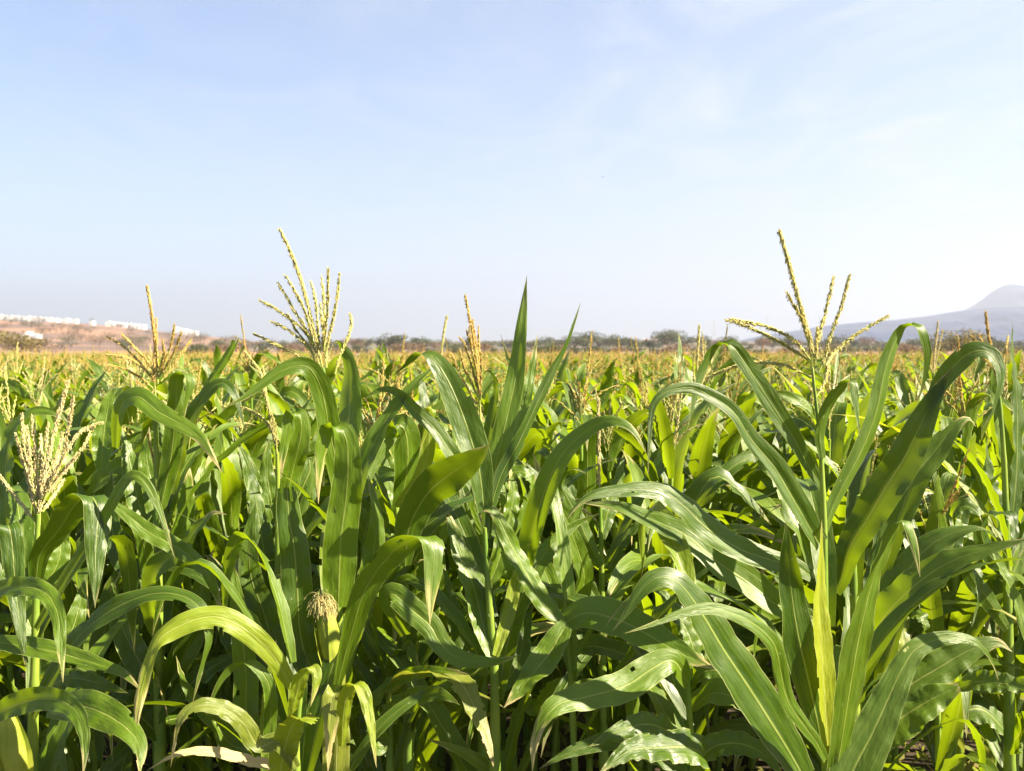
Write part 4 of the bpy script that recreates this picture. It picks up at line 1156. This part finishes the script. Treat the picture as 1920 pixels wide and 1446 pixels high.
row(-60, 108, 16, 588, 597.5, 4.8, 'white flat-roofed house in the long terrace on the hill crest', 'white houses of the long hilltop terrace')
row(199, 270, 9, 603.5, 610, 3.1, 'low white house in the middle terrace on the hill crest', 'low white houses of the middle hilltop terrace')
row(324, 368, 5, 614, 622.5, 4.0, 'white house in the short end terrace where the hill crest slopes away', 'white houses of the short end terrace')
for px, top, w, h, lab in ((123, 598, 14, 3.2, 'small pinkish white house just past the end of the long hilltop terrace'), (140, 599.5, 7, 3.0, 'tiny white hut standing alone between the long and middle hilltop terraces'),
                           (24, 603, 16, 2.6, 'low white shed below the long hilltop terrace'), (172, 602.5, 6, 3.0, 'tiny white hut with a small tree behind it on the hill crest')):
    d = 880.; o, _k = house(lab, None, w / FPX * d, h, 6)
    o.location = (ground_at(px, d), d, (HOR - top) / FPX * d + CAMZ - h - .3)
put_tree(BASE, ground_at(173, 892), 892, (HOR - 606) / FPX * 892 + CAMZ, 5, .7, 0, 'lone dark shrub on the hill crest behind a tiny white hut')
for px, top, w, lab in ((66, 629, 11, 'bright white farmhouse halfway down the brown hillside'), (53, 627.5, 9, 'grey-white barn beside the bright white farmhouse on the hillside'), (41, 630, 5, 'tiny white shed left of the grey-white barn on the hillside')):
    d = 560.; h = 2.5; o, _k = house(lab, None, w / FPX * d, h, 5, gable=(w == 9))
    o.location = (ground_at(px, d), d, (HOR - top) / FPX * d + CAMZ - h)
for px, top, w, lab in ((1231, 633, 13, 'pink-roofed house peeping over the treeline beyond the field'), (1304, 634, 8, 'small red-roofed house peeping over the treeline next to the pink-roofed one'), (1212, 635.5, 8, 'low pale house at the treeline left of the pink-roofed house')):
    d = 600.; h = 4.5; o, _k = house(lab, None, w / FPX * d, h, 4, roof='roof_red', gable=True)
    o.location = (ground_at(px, d), d, (HOR - top) / FPX * d + CAMZ - h - 1.4)

# ------------------------------------------------------------------ pylons and mast
M['steel'] = noise_material('galvanised_steel', (.30, .31, .33), (.38, .39, .4), .2, .5)


def pylon(label, px, top, d):
    h = (HOR - top) / FPX * d + CAMZ
    root = thing('power_pylon', label, 'pylon', (ground_at(px, d), d, 0))
    b = Buf(); wd = h * .11
    for sx in (-1, 1):
        for sy in (-1, 1):
            tube(b, np.array([[sx * wd, sy * wd, 0], [sx * wd * .3, sy * wd * .3, h * .6], [0, 0, h]]), .16, 4)
    for k in range(6):
        z0, z1 = h * .6 * k / 6, h * .6 * (k + 1) / 6
        a0, a1 = wd * (1 - .7 * k / 6), wd * (1 - .7 * (k + 1) / 6)
        for sx, sy in ((1, 0), (-1, 0), (0, 1), (0, -1)):
            p, q = ((sx * a0, -a0), (sx * a1, a1)) if sx else ((-a0, sy * a0), (a1, sy * a1))
            tube(b, np.array([[p[0], p[1], z0], [q[0], q[1], z1]]), .1, 3)
    b.build('tower', M['steel'], root, smooth=False)
    for z in (.66, .78, .9):
        b = Buf(); L_ = h * .16 * (1.2 - abs(z - .78) * 2)
        tube(b, np.array([[-L_, 0, h * z], [0, 0, h * z + .3], [L_, 0, h * z]]), .14, 4); b.build('cross_arm', M['steel'], root, smooth=False)
    return root


pylon('faint lattice pylon left of the sparse tassel, nearest the pink-roofed house', 1338, 600, 1500)
pylon('faint lattice pylon behind the drooping left arms of the sparse tassel', 1438, 590, 1600)
pylon('faint lattice pylon behind the upright right arms of the sparse tassel', 1537, 592, 1700)
root = thing('mast', 'thin mast on the summit of the bluish mountain', 'mast', (ground_at(1900, 5400), 5400, (HOR - 535) / FPX * 5400))
b = Buf(); tube(b, np.array([[0, 0, 0], [0, 0, 12], [0, 0, 26.]]), np.array([3.5, 2.5, 1.2]), 6); b.build('tower', M['steel'], root)
b = Buf(); boxv(b, -7, 7, -5, 5, -6, 7); b.build('hut', M['white'], root, smooth=False)

# ------------------------------------------------------------------ insects in the air
M['insect'] = noise_material('insect_shell', (.02, .02, .022), (.05, .045, .04), 300, .4, spec=.5)
M['wing'] = noise_material('insect_wing', (.12, .12, .13), (.2, .2, .2), 300, .4, (.3, .3, .3), .4)


def insect(label, px, py, d, ln, az):
    p = at(px, py, d)
    root = thing('insect', label, 'insect', p, None); root.rotation_euler = (.2, 0, az)
    b = Buf(); x = np.linspace(-.5, .5, 9) * ln
    tube(b, np.stack([x, 0 * x, 0 * x], 1), ln * np.array([.03, .1, .15, .12, .08, .12, .13, .1, .04]), 8); b.build('body', M['insect'], root)
    for s in (-1, 1):
        b = Buf(); P = np.stack([np.linspace(.15, -.3, 8) * ln, s * np.linspace(.05, .6, 8) * ln, np.linspace(.08, .35, 8) * ln], 1)
        blade(b, P, np.tile([1., 0, .2], (8, 1)), ln * .28, keel=.1, ruf=0, cols=2, base=.3, peak=.6); b.build('wing', M['wing'], root)


insect('tiny dark insect flying alone high in the open sky', 1130, 332, 6, .013, .3)
insect('faint dark speck of an insect in the sky above the long white terrace', 75, 562, 9, .012, 1.2)
insect('faint speck of an insect in the sky above the tall orange tassel spike', 348, 512, 9, .009, 2.2)
insect('faint speck of an insect in the sky right of the tip of the blade-like leaf', 1033, 535, 9, .010, .6)

# ------------------------------------------------------------------ air
hb = Buf(); boxv(hb, -8900, 8900, -55, 8900, -6, 395)
hz = hb.build('haze', None or [], smooth=False)
m, nt = new_mat('haze_air')
pv = N(nt, 'ShaderNodeVolumePrincipled'); pv.inputs['Color'].default_value = (.50, .545, .69, 1); pv.inputs['Density'].default_value = 2.1e-4
pv.inputs['Anisotropy'].default_value = .25
o = N(nt, 'ShaderNodeOutputMaterial'); LK(nt, pv.outputs[0], o.inputs['Volume'])
hz.data.materials.append(m); hz['kind'] = 'stuff'; hz['label'] = 'pale blue haze over the whole valley'
